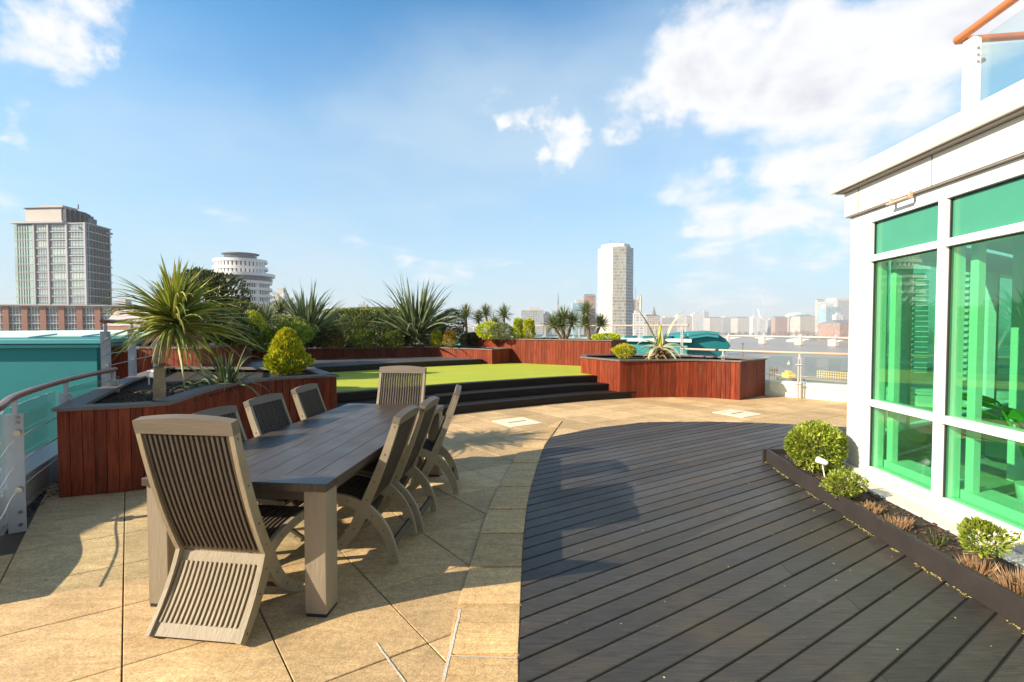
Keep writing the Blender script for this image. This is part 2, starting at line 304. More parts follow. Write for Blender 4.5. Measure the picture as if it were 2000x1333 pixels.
L['yucca'] = leafmat('yucca_leaf', [(0, (0.09, 0.13, 0.04)), (.7, (0.22, 0.26, 0.10)), (1, (0.42, 0.40, 0.20))])
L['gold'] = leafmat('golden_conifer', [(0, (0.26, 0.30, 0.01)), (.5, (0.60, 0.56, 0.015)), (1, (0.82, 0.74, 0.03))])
L['box'] = leafmat('box_leaf', [(0, (0.10, 0.17, 0.015)), (.6, (0.30, 0.36, 0.03)), (1, (0.52, 0.54, 0.08))])
L['hedge'] = leafmat('hedge_leaf', [(0, (0.09, 0.13, 0.03)), (.6, (0.26, 0.32, 0.08)), (.9, (0.46, 0.50, 0.16)), (1, (0.56, 0.56, 0.24))])
L['darkshrub'] = leafmat('dark_shrub_leaf', [(0, (0.025, 0.045, 0.012)), (.7, (0.09, 0.12, 0.03)), (1, (0.28, 0.26, 0.07))])
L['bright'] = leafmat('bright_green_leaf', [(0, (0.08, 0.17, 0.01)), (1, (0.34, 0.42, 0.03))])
L['lime'] = leafmat('lime_leaf', [(0, (0.34, 0.42, 0.01)), (1, (0.72, 0.74, 0.03))])
L['orange'] = leafmat('orange_tip_leaf', [(0, (0.30, 0.10, 0.015)), (.5, (0.50, 0.24, 0.02)), (1, (0.55, 0.48, 0.03))])
L['agave'] = leafmat('agave_leaf', [(0, (0.26, 0.32, 0.20)), (1, (0.52, 0.54, 0.34))])
L['agavedry'] = leafmat('agave_dead_leaf', [(0, (0.20, 0.11, 0.05)), (1, (0.60, 0.46, 0.26))])
L['heather'] = leafmat('dead_heather', [(0, (0.26, 0.14, 0.07)), (1, (0.60, 0.38, 0.20))])
L['banana'] = leafmat('indoor_leaf', [(0, (0.16, 0.34, 0.04)), (1, (0.36, 0.55, 0.06))])
M['trunk'] = simple('cordyline_trunk', (0.42, 0.30, 0.17), 0.85, scale=10, bump=1.0, var=.4, bscale=30, stretch=(1, 1, 2.2))
M['stem'] = simple('brown_stem', (0.20, 0.13, 0.08), 0.85, scale=10, bump=.6, var=.3)

# ------------------------------------------------------------------ mesh tools
class MB:
    def __init__(s): s.v = []; s.f = []; s.m = []; s.mi = 0; s.smooth = []
    def add(s, vs, fs, smooth=False):
        o = len(s.v); s.v += [tuple(v) for v in vs]
        for f in fs: s.f.append([o+i for i in f]); s.m.append(s.mi); s.smooth.append(smooth)
    def box(s, c, size, rz=0.0, mtx=None):
        hx, hy, hz = size[0]/2, size[1]/2, size[2]/2; rot = Matrix.Rotation(rz, 3, 'Z') if mtx is None else mtx; c = Vector(c)
        vs = [c+rot @ Vector((x*hx, y*hy, z*hz)) for z in (-1, 1) for x, y in ((-1, -1), (1, -1), (1, 1), (-1, 1))]
        s.add(vs, [(3, 2, 1, 0), (4, 5, 6, 7), (0, 1, 5, 4), (1, 2, 6, 5), (2, 3, 7, 6), (3, 0, 4, 7)])
    def bbox(s, c, size, bev, rz=0.0):                      # box with chamfered vertical and top edges
        b = bev; hx, hy = size[0]/2, size[1]/2; z0 = c[2]-size[2]/2; z1 = c[2]+size[2]/2
        rot = Matrix.Rotation(rz, 3, 'Z')
        def ring(h, i):
            P = [(-hx+b+i, -hy+i), (hx-b-i, -hy+i), (hx-i, -hy+b+i), (hx-i, hy-b-i), (hx-b-i, hy-i), (-hx+b+i, hy-i), (-hx+i, hy-b-i), (-hx+i, -hy+b+i)]
            return [rot @ Vector((x, y, 0))+Vector((c[0], c[1], h)) for x, y in P]
        vs = ring(z0+b, 0)+ring(z1-b, 0)+ring(z1, b)+ring(z0, b)
        fs = [(i, (i+1) % 8, 8+(i+1) % 8, 8+i) for i in range(8)]+[(8+i, 8+(i+1) % 8, 16+(i+1) % 8, 16+i) for i in range(8)]
        fs += [(24+i, 24+(i+1) % 8, (i+1) % 8, i) for i in range(8)]+[tuple(range(16, 24)), tuple(range(31, 23, -1))]
        s.add(vs, fs)
    def prism(s, poly, z0, z1):
        n = len(poly); a = sum(poly[i][0]*poly[(i+1) % n][1]-poly[(i+1) % n][0]*poly[i][1] for i in range(n))
        if a < 0: poly = poly[::-1]
        vs = [(p[0], p[1], z0) for p in poly]+[(p[0], p[1], z1) for p in poly]
        s.add(vs, [tuple(range(n-1, -1, -1)), tuple(range(n, 2*n))]+[(i, (i+1) % n, n+(i+1) % n, n+i) for i in range(n)])
    def tube(s, path, r, n=10, cap=True, smooth=True):
        path = [Vector(p) for p in path]; rs = r if hasattr(r, '__len__') else [r]*len(path)
        rings = []; up = Vector((0, 0, 1))
        for i, p in enumerate(path):
            t = (path[min(i+1, len(path)-1)]-path[max(i-1, 0)]).normalized()
            a = t.cross(up)
            if a.length < 0.05: a = t.cross(Vector((1, 0, 0)))
            a.normalize(); b = t.cross(a)
            rings.append([p+(a*math.cos(2*math.pi*k/n)+b*math.sin(2*math.pi*k/n))*rs[i] for k in range(n)])
        vs = [v for rg in rings for v in rg]; fs = []
        for i in range(len(path)-1):
            for k in range(n): fs.append((i*n+k, i*n+(k+1) % n, (i+1)*n+(k+1) % n, (i+1)*n+k))
        s.add(vs, fs, smooth)
        if cap:
            s.add(rings[0], [tuple(range(n-1, -1, -1))]); s.add(rings[-1], [tuple(range(n))])
    def stroke(s, pts, ws, x, t):                           # plank: path in the YZ plane, in-plane widths, thickness t across X
        n = len(pts); left = []; right = []
        for i in range(n):
            a = pts[max(i-1, 0)]; b = pts[min(i+1, n-1)]; dy, dz = b[0]-a[0], b[1]-a[1]; l = math.hypot(dy, dz); ny, nz = -dz/l, dy/l; w = ws[i]/2
            left.append((pts[i][0]+ny*w, pts[i][1]+nz*w)); right.append((pts[i][0]-ny*w, pts[i][1]-nz*w))
        vs = []
        for i in range(n):
            for xx in (x-t/2, x+t/2):
                vs.append((xx, left[i][0], left[i][1])); vs.append((xx, right[i][0], right[i][1]))
        fs = [(0, 2, 3, 1)]; k = 4*(n-1); fs.append((k, k+1, k+3, k+2))
        for i in range(n-1):
            a = 4*i; b = 4*(i+1)
            fs += [(a, a+1, b+1, b), (a+2, b+2, b+3, a+3), (a, b, b+2, a+2), (a+1, a+3, b+3, b+1)]
        s.add(vs, fs)
    def build(s, name, mats, parent=None, loc=None, recalc=True, bevel=0.0):
        me = bpy.data.meshes.new(name); me.from_pydata(s.v, [], s.f)
        if not isinstance(mats, (list, tuple)): mats = [mats]
        for m in mats: me.materials.append(m)
        me.polygons.foreach_set('material_index', s.m); me.polygons.foreach_set('use_smooth', s.smooth); me.update()
        if recalc:
            bm = bmesh.new(); bm.from_mesh(me); bmesh.ops.recalc_face_normals(bm, faces=bm.faces); bm.to_mesh(me); bm.free()
        o = bpy.data.objects.new(name, me); C.objects.link(o)
        if parent: o.parent = parent
        if loc is not None: o.location = loc
        if bevel:
            bv = o.modifiers.new('bevel', 'BEVEL'); bv.width = bevel; bv.segments = 2; bv.limit_method = 'ANGLE'; bv.angle_limit = R(40)
        return o
def tag(o, label=None, cat=None, group=None, kind=None):
    if label: o['label'] = label
    if cat: o['category'] = cat
    if group: o['group'] = group
    if kind: o['kind'] = kind
    return o
def thing(name, label, cat, loc=(0, 0, 0), rz=0.0, group=None):
    o = bpy.data.objects.new(name, None); C.objects.link(o); o.location = loc; o.rotation_euler = (0, 0, rz); o.empty_display_size = .1
    return tag(o, label, cat, group)
def dup(root, loc, rz, label, group=None):
    r = root.copy(); C.objects.link(r); r.location = loc; r.rotation_euler = (0, 0, rz); r['label'] = label
    if group: r['group'] = group
    for ch in list(root.children):
        c = ch.copy(); C.objects.link(c); c.parent = r
        for g in ch.children:
            d = g.copy(); C.objects.link(d); d.parent = c
    return r
def smooth_path(pts, n=6, closed=False):
    P = [Vector((p[0], p[1], p[2] if len(p) > 2 else 0)) for p in pts]; out = []
    m = len(P); rng = m if closed else m-1
    for i in range(rng):
        if closed: a, b, c, d = P[(i-1) % m], P[i], P[(i+1) % m], P[(i+2) % m]
        else: a, b, c, d = P[max(i-1, 0)], P[i], P[i+1], P[min(i+2, m-1)]
        for k in range(n):
            t = k/n; out.append(0.5*((2*b)+(c-a)*t+(2*a-5*b+4*c-d)*t*t+(3*b-a-3*c+d)*t**3))
    if not closed: out.append(P[-1])
    return out
def offset(poly, d):                                        # closed polygon, positive = outward for CCW
    n = len(poly); out = []
    for i in range(n):
        a = Vector(poly[i-1][:2]); b = Vector(poly[i][:2]); c = Vector(poly[(i+1) % n][:2])
        e1 = (b-a).normalized(); e2 = (c-b).normalized(); n1_ = Vector((e1.y, -e1.x)); n2_ = Vector((e2.y, -e2.x))
        nn = n1_+n2_
        if nn.length < 1e-4: nn = n1_
        nn.normalize(); k = d/max(0.45, nn.dot(n1_)); p = b+nn*k; out.append((p.x, p.y))
    return out
def ccw(poly):
    n = len(poly); a = sum(poly[i][0]*poly[(i+1) % n][1]-poly[(i+1) % n][0]*poly[i][1] for i in range(n))
    return poly if a > 0 else poly[::-1]
def resample(pts, step):                                    # polyline -> equal steps, corners lost slightly
    P = [Vector(p[:2]) for p in pts]; out = [P[0]]; acc = 0
    tot = sum((P[i+1]-P[i]).length for i in range(len(P)-1)); k = max(1, round(tot/step)); st = tot/k; need = st
    for i in range(len(P)-1):
        seg = (P[i+1]-P[i]).length; pos = 0
        while need <= acc+seg-pos+pos+1e-9 and len(out) < k:
            q = need-acc
            if q > seg+1e-9: break
            out.append(P[i]+(P[i+1]-P[i])*(q/seg)); need += st
        acc += seg
    out.append(P[-1]); return out

# ------------------------------------------------------------------ setting: terrace floor
def slabs():
    mb = MB(); n1v = Vector((.77, .63)).normalized(); n2v = Vector((-.53, .85)).normalized()
    det = n1v.x*n2v.y-n1v.y*n2v.x
    def pt(a, b): return Vector(((a*n2v.y-b*n1v.y)/det, (n1v.x*b-n2v.x*a)/det))
    for i in range(-16, 24):
        for j in range(-16, 26):
            a0 = -.05+.6*i; b0 = 2.82+.612*j-.612*0; g = .0035
            q = [pt(a0+g, b0+g), pt(a0+.6-g, b0+g), pt(a0+.6-g, b0+.612-g), pt(a0+g, b0+.612-g)]
            c = sum(q, Vector((0, 0)))/4
            if c.x > 9.5 or c.x < -5.2 or c.y < -5 or c.y > 12.4: continue
            # left boundary: the parapet channel
            xl = -3.25-0.52*(c.y-2.3) if c.y > 2.3 else -3.25
            if c.x < xl-.1: continue
            dz = random.uniform(-.0008, .0008); ch = .003
            top = [Vector((p.x, p.y))+(c-Vector((p.x, p.y))).normalized()*ch for p in q]
            vs = [(p.x, p.y, -.03) for p in q]+[(p.x, p.y, -.003+dz) for p in q]+[(p.x, p.y, dz) for p in top]
            mb.add(vs, [(4, 5, 9, 8), (5, 6, 10, 9), (6, 7, 11, 10), (7, 4, 8, 11), (8, 9, 10, 11), (0, 1, 5, 4), (1, 2, 6, 5), (2, 3, 7, 6), (3, 0, 4, 7)])
    o = mb.build('paving', M['stone'], recalc=False); tag(o, kind='structure')
slabs()
base = MB(); base.prism([(-5.6, -5), (9.6, -5), (11, 3), (9.2, 9.5), (6.8, 11.5), (4.4, 13.8), (-5.6, 13.8)], -.6, -.012)
tag(base.build('terrace_base', M['joint']), kind='structure')

# kerb and deck
kout = [G(*p) for p in [(1012, 1333), (1014, 1240), (1016, 1180), (1022, 1050), (1035, 960), (1060, 880), (1075, 855), (1098, 823)]]
kin = [G(*p) for p in [(865, 1333), (880, 1250), (893, 1190), (922, 1095), (953, 1000), (987, 930), (1032, 860), (1095, 822)]]
kout = [Vector((0.02, -3, 0)), Vector((.02, 0.2, 0))]+kout; kin = [Vector((-.42, -3, 0)), Vector((-.36, .2, 0))]+kin
ko = smooth_path(kout, 10); ki = smooth_path(kin, 10)
kb = MB(); H = .012
def seg_pt(path, t):
    f = t*(len(path)-1); i = min(int(f), len(path)-2); return path[i].lerp(path[i+1], f-i)
def at_y(path, y):
    for a, b in zip(path[:-1], path[1:]):
        if a.y <= y <= b.y: return a.lerp(b, (y-a.y)/max(1e-6, b.y-a.y))
    return path[0] if y < path[0].y else path[-1]
nst = 15; ts = [0.0]+[0.08+0.92*(i/nst)**0.85 for i in range(nst+1)]
for a, b in zip(ts[:-1], ts[1:]):
    k = 6; top_o = []; top_i = []
    for q in range(k+1):
        t = a+(b-a)*(q/k); e = .0016*(1 if q == 0 else -1 if q == k else 0); t += e
        po = seg_pt(ko, t); top_o.append(po); top_i.append(at_y(ki, po.y-.006) if po.y < ki[-1].y else ki[-1])
    vs = [(p.x, p.y, H) for p in top_o]+[(p.x, p.y, H) for p in top_i]+[(p.x, p.y, -.03) for p in top_o]+[(p.x, p.y, -.03) for p in top_i]
    n = k+1; fs = []
    for q in range(k): fs += [(q, q+1, n+q+1, n+q), (2*n+q, 2*n+q+1, q+1, q), (n+q, n+q+1, 3*n+q+1, 3*n+q)]
    fs += [(0, n, 3*n, 2*n), (k, 2*n+k, 3*n+k, n+k)]
    kb.add(vs, fs)
tag(kb.build('kerb', M['kerbstone'], bevel=.003), kind='structure')
mo = MB()
def strip(mb, pts, w, z):
    P = [Vector(p[:2]) for p in pts]
    for a, b in zip(P[:-1], P[1:]):
        e = (b-a).normalized(); nn = Vector((-e.y, e.x))*w/2
        mb.add([(a.x+nn.x, a.y+nn.y, z), (a.x-nn.x, a.y-nn.y, z), (b.x-nn.x, b.y-nn.y, z), (b.x+nn.x, b.y+nn.y, z)], [(0, 1, 2, 3)])
rj = random.Random(5)
def jag(a, b, n=12, s=.0012): return [a.lerp(b, i/n)+Vector((rj.uniform(-s, s), rj.uniform(-s, s), 0)) for i in range(n+1)]
strip(mo, jag(G(735, 1258), G(792, 1336)), .009, .004)
strip(mo, jag(G(899, 1195), G(866, 1336)), .014, .014)
strip(mo, jag(G(880, 1287), G(1009, 1292)), .006, .016)
tag(mo.build('joint_mortar', M['mortar'], recalc=False), kind='structure')

deckpoly = [(p.x+.006, p.y) for p in ko if p.y < 6.78]+[tuple(G(*q)[:2]) for q in [(1077, 854), (1160, 838), (1250, 826), (1380, 825), (1500, 828), (1660, 836), (1900, 850)]]+[(6.2, 6.9), (5.0, 6.2), (3.45, 5.05), (3.2, 2.0), (3.1, -3)]
def deck():
    th = R(31.5); u = Vector((math.cos(th), math.sin(th))); v = Vector((-u.y, u.x)); P = [Vector(p) for p in deckpoly]
    mb = MB(); vmin = min(p.dot(v) for p in P); vmax = max(p.dot(v) for p in P); w = .134; gap = .011
    def spans(val):
        xs = []
        for i in range(len(P)):
            a, b = P[i], P[(i+1) % len(P)]; da, db = a.dot(v)-val, b.dot(v)-val
            if (da < 0) != (db < 0): xs.append(a.lerp(b, da/(da-db)).dot(u))
        return (min(xs), max(xs)) if len(xs) >= 2 else None
    val = vmin
    rr = random.Random(3)
    while val < vmax:
        a = val+gap/2; b = val+w-gap/2; m = (a+b)/2; s0, s1, sm = spans(a), spans(b), spans(m)
        if s0 and s1 and sm:
            cuts = [0, 1]
            if rr.random() < .5: cuts = [0, rr.uniform(.3, .7), 1]
            for c0, c1 in zip(cuts[:-1], cuts[1:]):
                e = .002 if len(cuts) > 2 else 0
                dz = rr.uniform(-.001, .001); vs = []; ns = 2
                rows = [(a, s0, -.03), (a, s0, .000), (a+.004, s0, .004), (b-.004, s1, .004), (b, s1, .000), (b, s1, -.03)]
                for vv, ss, z in rows:
                    for c in (c0, c1):
                        uu = ss[0]+(ss[1]-ss[0])*c+(e if c == c0 and c0 > 0 else -e if c == c1 and c1 < 1 else 0); p = u*uu+v*vv; vs.append((p.x, p.y, z+.008+dz))
                mb.add(vs, [(2*i, 2*i+1, 2*i+3, 2*i+2) for i in range(5)]+[(0, 2, 4, 6, 8, 10), (1, 11, 9, 7, 5, 3)])
        val += w
    return tag(mb.build('decking', M['deck']), kind='structure')
deck()
dbm = MB(); dbm.prism(deckpoly, -.02, .003); tag(dbm.build('deck_substructure', M['void']), kind='structure')
# access covers
for (px, py), lab in (((1010, 825), 'pale square access cover with a dark slot, beside the steps'), ((1440, 808), 'pale access cover in the paving before the tall red planter')):
    c = G(px, py); e = MB(); e.bbox((0, 0, .0), (.62, .62, .016), .003); o = thing('access_cover', lab, 'access cover', (c.x, c.y, .001), R(32))
    e.build('cover_plate', M['cover'], o); e = MB(); e.box((0, 0, .0095), (.34, .022, .004)); e.build('slot', M['void'], o)

# left channel gravel between paving and parapet
gv = MB(); rg = random.Random(11)
for i in range(1500):
    y = rg.uniform(2.0, 4.9); xc = -3.25-0.52*(y-2.3); x = xc-rg.uniform(.0, .45); s = rg.uniform(.012, .03)
    m = Matrix.Rotation(rg.uniform(0, 6), 3, 'Z') @ Matrix.Rotation(rg.uniform(0, 6), 3, 'X'); gv.box((x, y, -.012+rg.uniform(0, .012)), (s, s*.7, s*.5), mtx=m)
tag(gv.build('gravel', M['gravel'], recalc=False), kind='stuff')

# ------------------------------------------------------------------ steps, upper terrace, lawn
front = [(-4.9, 7.1), (-4.3, 7.4), (-3.06, 8.17), (-1.31, 9.4), (-.1, 10.15), (1.19, 10.87), (1.94, 11.15), (2.6, 11.4)]
fr = [(p.x, p.y) for p in smooth_path(front, 5)]
def off_open(pts, d):
    out = []
    for i, p in enumerate(pts):
        a = Vector(pts[max(i-1, 0)]); b = Vector(pts[min(i+1, len(pts)-1)]); e = (b-a).normalized(); out.append((p[0]+e.y*d, p[1]-e.x*d))
    return out
backpts = [(3.4, 12.9), (4.0, 14.4), (-1, 19.6), (-9.6, 19), (-9.5, 12.0), (-7.0, 9.3), (-5.6, 7.3)]
stp = thing('garden_steps', 'curved run of three black timber steps up to the lawn', 'steps')
for k, (d, z) in enumerate(((.82, .15), (.41, .30), (0.0, .45))):
    f = off_open(fr, d); f = [p for p in f if p[0] > -3.6]
    inner = off_open(fr, d-(.40 if k < 2 else .16)); inner = [p for p in inner if p[0] > -4.0]
    mb = MB(); mb.prism(f+inner[::-1], z-.035, z+.0); mb.build('tread', M['blackwood'], stp, bevel=.006)
    f2 = off_open(fr, d-.02); f2 = [p for p in f2 if p[0] > -3.7]; i2 = off_open(fr, d-.08); i2 = [p for p in i2 if p[0] > -3.8]
    mb = MB(); mb.prism(f2+i2[::-1], z-.15+(0 if k else 0.001), z-.036); mb.build('riser', M['blackwood'], stp)
ut = MB(); ut.prism(off_open(fr, -.10)+backpts, -.3, .415); tag(ut.build('upper_terrace', M['void']), kind='structure')
lawn = MB(); lawn.prism(off_open(fr, -.165)+backpts, .416, .455)
tag(lawn.build('lawn', M['grass']), kind='structure')
# timber platform behind the lawn
pf = [(p.x, p.y) for p in smooth_path([(-7.6, 9.6), (-5.6, 11.1), (-4.5, 12.0), (-2.8, 13.4), (-.95, 14.62)], 5)]
pp = pf+[(-.95, 15.3), (-2.8, 16.5), (-6.5, 15.2), (-8.6, 14.4), (-9.4, 11)]
mb = MB(); mb.prism(pp, .44, .60); o = mb.build('raised_platform', M['blackwood']); tag(o, kind='structure')
m2 = simple('grey_platform_boards', (0.10, 0.095, 0.10), .45, scale=3, var=.25, bump=.2)
mb = MB(); th = R(38); 
mb.prism([(p[0], p[1]) for p in offset(ccw(pp), -.10)], .601, .612); tag(mb.build('platform_boards', m2), kind='structure')

# ------------------------------------------------------------------ planters
def planter(name, label, outline, z0, z1, cap=.13, bw=.098, cap_mat='cap', soil='soil', wood='redwood', corners=None):
    """outline: list of polylines (each a face of the planter); joined end to end counter-clockwise."""
    root = thing(name, label, 'planter', (0, 0, 0))
    faces = outline; loop = []
    for f in faces: loop += [(p[0], p[1]) for p in f[:-1]]
    sgn = sum(loop[i][0]*loop[(i+1) % len(loop)][1]-loop[(i+1) % len(loop)][0]*loop[i][1] for i in range(len(loop)))
    assert sgn > 0, name
    back = offset(loop, -.021); mb = MB(); core = MB()
    n = len(loop)
    inn = offset(loop, -.07)
    vs = [(p[0], p[1], z0) for p in back]+[(p[0], p[1], z1-.032) for p in back]+[(p[0], p[1], z1-.032) for p in inn]+[(p[0], p[1], z1-.3) for p in inn]
    core.add(vs, [(i, (i+1) % n, n+(i+1) % n, n+i) for i in range(n)]+[(n+i, n+(i+1) % n, 2*n+(i+1) % n, 2*n+i) for i in range(n)]+[(2*n+i, 2*n+(i+1) % n, 3*n+(i+1) % n, 3*n+i) for i in range(n)])
    core.build('liner', M['void'], root, recalc=False)
    for f in faces:
        q = resample(f, bw)
        for a, b in zip(q[:-1], q[1:]):
            e = (b-a).normalized(); nn = Vector((e.y, -e.x)); a2 = a+e*.0022; b2 = b-e*.0022; t = .02; c = .003
            P = [a2-nn*t, b2-nn*t, b2-nn*c, b2-e*c, a2+e*c, a2-nn*c]
            vs = [(p.x, p.y, z0+.004) for p in P]+[(p.x, p.y, z1-.033) for p in P]
            mb.add(vs, [(i, (i+1) % 6, 6+(i+1) % 6, 6+i) for i in range(6)]+[(5, 4, 3, 2, 1, 0), (6, 7, 8, 9, 10, 11)])
    mb.build('cladding', M[wood], root, recalc=False)
    o1 = offset(loop, .028); i1 = offset(loop, -cap); cb = MB()
    vs = [(p[0], p[1], z1) for p in o1]+[(p[0], p[1], z1) for p in i1]+[(p[0], p[1], z1-.032) for p in o1]+[(p[0], p[1], z1-.032) for p in i1]
    cb.add(vs, [f for i in range(n) for f in ((i, (i+1) % n, n+(i+1) % n, n+i), (2*n+i, 2*n+(i+1) % n, (i+1) % n, i), (n+i, n+(i+1) % n, 3*n+(i+1) % n, 3*n+i), (3*n+i, 3*n+(i+1) % n, 2*n+(i+1) % n, 2*n+i))])
    cb.build('cap', M[cap_mat], root)
    sb = MB(); sb.prism(offset(loop, -.05), z1-.16, z1-.085); so_ = sb.build('soil', M[soil], root)
    return root, loop
GG = lambda l, z: [G(px, py, z) for px, py in l]
# left planter
f1 = [G(110, 797, .85), G(230, 792, .85), G(325, 786, .85)]
f2 = smooth_path([G(325, 786, .85), G(352, 778, .85), G(395, 763, .85), G(440, 752, .85), G(500, 742, .85), G(560, 737, .85), G(610, 734, .85), G(657, 733, .85)], 4)
f3 = [f2[-1], Vector((-3.72, 8.75, 0))]
f4 = [f3[-1], Vector((-6.75, 9.0, 0))]
f5 = [f4[-1], Vector((-5.45, 6.4, 0)), f1[0]]
planter('planter', 'S-curved deep red timber planter holding the cordyline, beside the left glass railing', [f1, f2, f3, f4, f5], 0, .85, cap=.17)
# upper tier behind
g1 = smooth_path([(-6.0, 9.05), (-6.1, 9.9), (-6.6, 11.4), (-7.3, 13.1), (-8.1, 14.6)], 4)
planter('planter', 'tall dark red tier rising behind the cordyline on the left', [g1, [g1[-1], (-11.5, 15.5), (-10.2, 9.6), g1[0]]], .45, 1.22)
# back low planter
h1 = smooth_path([(-8.0, 14.25), (-6.45, 14.9), (-4.6, 15.7), (-2.85, 16.15)], 5); h2 = [(-2.85, 16.15), (-.62, 14.6)]; h3 = [(-.62, 14.6), (-.07, 15.2)]
planter('planter', 'long low red planter behind the lawn platform, in front of the hedge', [h1, h2, h3, [(-.07, 15.2), (-2.0, 17.7), (-2.6, 19.0), (-8.6, 18.6), (-8.0, 14.25)]], .45, .93)
k1 = smooth_path([(-1.95, 17.6), (-1.5, 16.9), (0.0, 15.25), (2.05, 13.95), (2.86, 13.5)], 5); k2 = [(2.86, 13.5), (3.5, 14.3)]
planter('planter', 'tall curved orange-red planter with yuccas at the far edge of the lawn', [k1, k2, [(3.5, 14.3), (1.0, 17.6), (-1.6, 19.4), (-1.95, 17.6)]], .45, 1.24)
m1 = [(1.73, 11.75), tuple(G(1210, 779)[:2])]
mm2 = smooth_path([G(1210, 779), G(1270, 777), G(1330, 776.3), G(1390, 778), G(1445, 782)], 5); m3 = [mm2[-1], G(1494, 772)]
planter('planter', 'orange-red planter with the agave, between steps and right railing', [m1, mm2, m3, [m3[-1], (4.75, 12.35), (3.2, 12.9), (1.9, 12.6), m1[0]]], 0, .87)

# low black planter by the building
bp_out = [(3.0, 5.50), (2.86, 4.45), (2.75, 3.4), (2.69, 2.45), (2.64, 1.2), (2.62, .2)]
root = thing('trough', 'low black timber trough of small shrubs along the green glass wall', 'trough')
bo = smooth_path(bp_out, 4)
def band(mb, pts, t, z0, z1):
    inner = off_open([(p[0], p[1]) for p in pts], t); mb.prism([(p[0], p[1]) for p in pts]+inner[::-1], z0, z1)
mb = MB(); band(mb, bo, -.035, .013, .165); mb.build('side_board', M['planterblack'], root, bevel=.003)
mb = MB(); mb.box(((3.0+3.55)/2-.01, 5.515, .089), (.60, .03, .151)); mb.build('end_board', M['planterblack'], root, bevel=.003)
mb = MB(); mb.prism([(3.03, 5.48), (2.89, 4.45), (2.78, 3.4), (2.72, 2.45), (2.66, .2), (3.3, .2), (3.42, 4.6), (3.55, 5.48)], .014, .105); mb.build('soil', M['soil'], root)
ch = MB(); rg = random.Random(4)
for i in range(1500):
    y = rg.uniform(1.0, 5.45); x0 = 2.72+(y-2.3)*.095; x = rg.uniform(x0, x0+.55); s = rg.uniform(.01, .03)
    m = Matrix.Rotation(rg.uniform(0, 6), 3, 'Z') @ Matrix.Rotation(rg.uniform(-.6, .6), 3, 'X'); ch.box((x, y, .108+rg.uniform(0, .008)), (s, s*.5, s*.25), mtx=m)
tag(ch.build('bark_mulch', M['bark'], recalc=False), kind='stuff')
ch = MB()
for i in range(2200):
    x = rg.uniform(-5.0, -3.2); y = rg.uniform(4.6, 7.2); s = rg.uniform(.015, .04)
    if x < -4.15-(y-4.5)*.6 or x > -3.6-(y-5)*.05: continue
    m = Matrix.Rotation(rg.uniform(0, 6), 3, 'Z') @ Matrix.Rotation(rg.uniform(-.6, .6), 3, 'X'); ch.box((x, y, .768+rg.uniform(0, .01)), (s, s*.5, s*.25), mtx=m)
tag(ch.build('bark_mulch', M['bark'], recalc=False), kind='stuff')

# ------------------------------------------------------------------ table
TA = math.atan2(-.26, 2.61); TC = Vector((-1.42, 3.88, 0)); TW, TL = 1.09, 2.63
tb = thing('dining_table', 'long grey-brown timber dining table with square pale legs', 'table', TC, TA)
mb = MB(); nb = 7; bwid = (TW)/nb
for i in range(nb):
    mb.box((-TW/2+bwid*(i+.5), 0, .7275), (bwid-.0012, TL-.28, .045))
for s in (-1, 1): mb.box((0, s*(TL/2-.07), .7275), (TW, .1385, .045))
mb.build('tabletop', M['tabletop'], tb, bevel=.003)
for sx in (-1, 1):
    for sy in (-1, 1):
        mb = MB(); mb.bbox((sx*(TW/2-.075), sy*(TL/2-.085), .362), (.125, .135, .684), .004); lg = mb.build('leg', M['tableleg'], tb)
        mb = MB(); mb.box((sx*(TW/2-.075), sy*(TL/2-.085), .011), (.115, .125, .020)); mb.build('foot_pad', M['rubber'], lg)
mb = MB()
for s in (-1, 1): mb.box((s*(TW/2-.10), 0, .665), (.03, TL-.32, .078)); mb.box((0, s*(TL/2-.10), .665), (TW-.28, .03, .076))
mb.build('apron', M['slat'], tb)

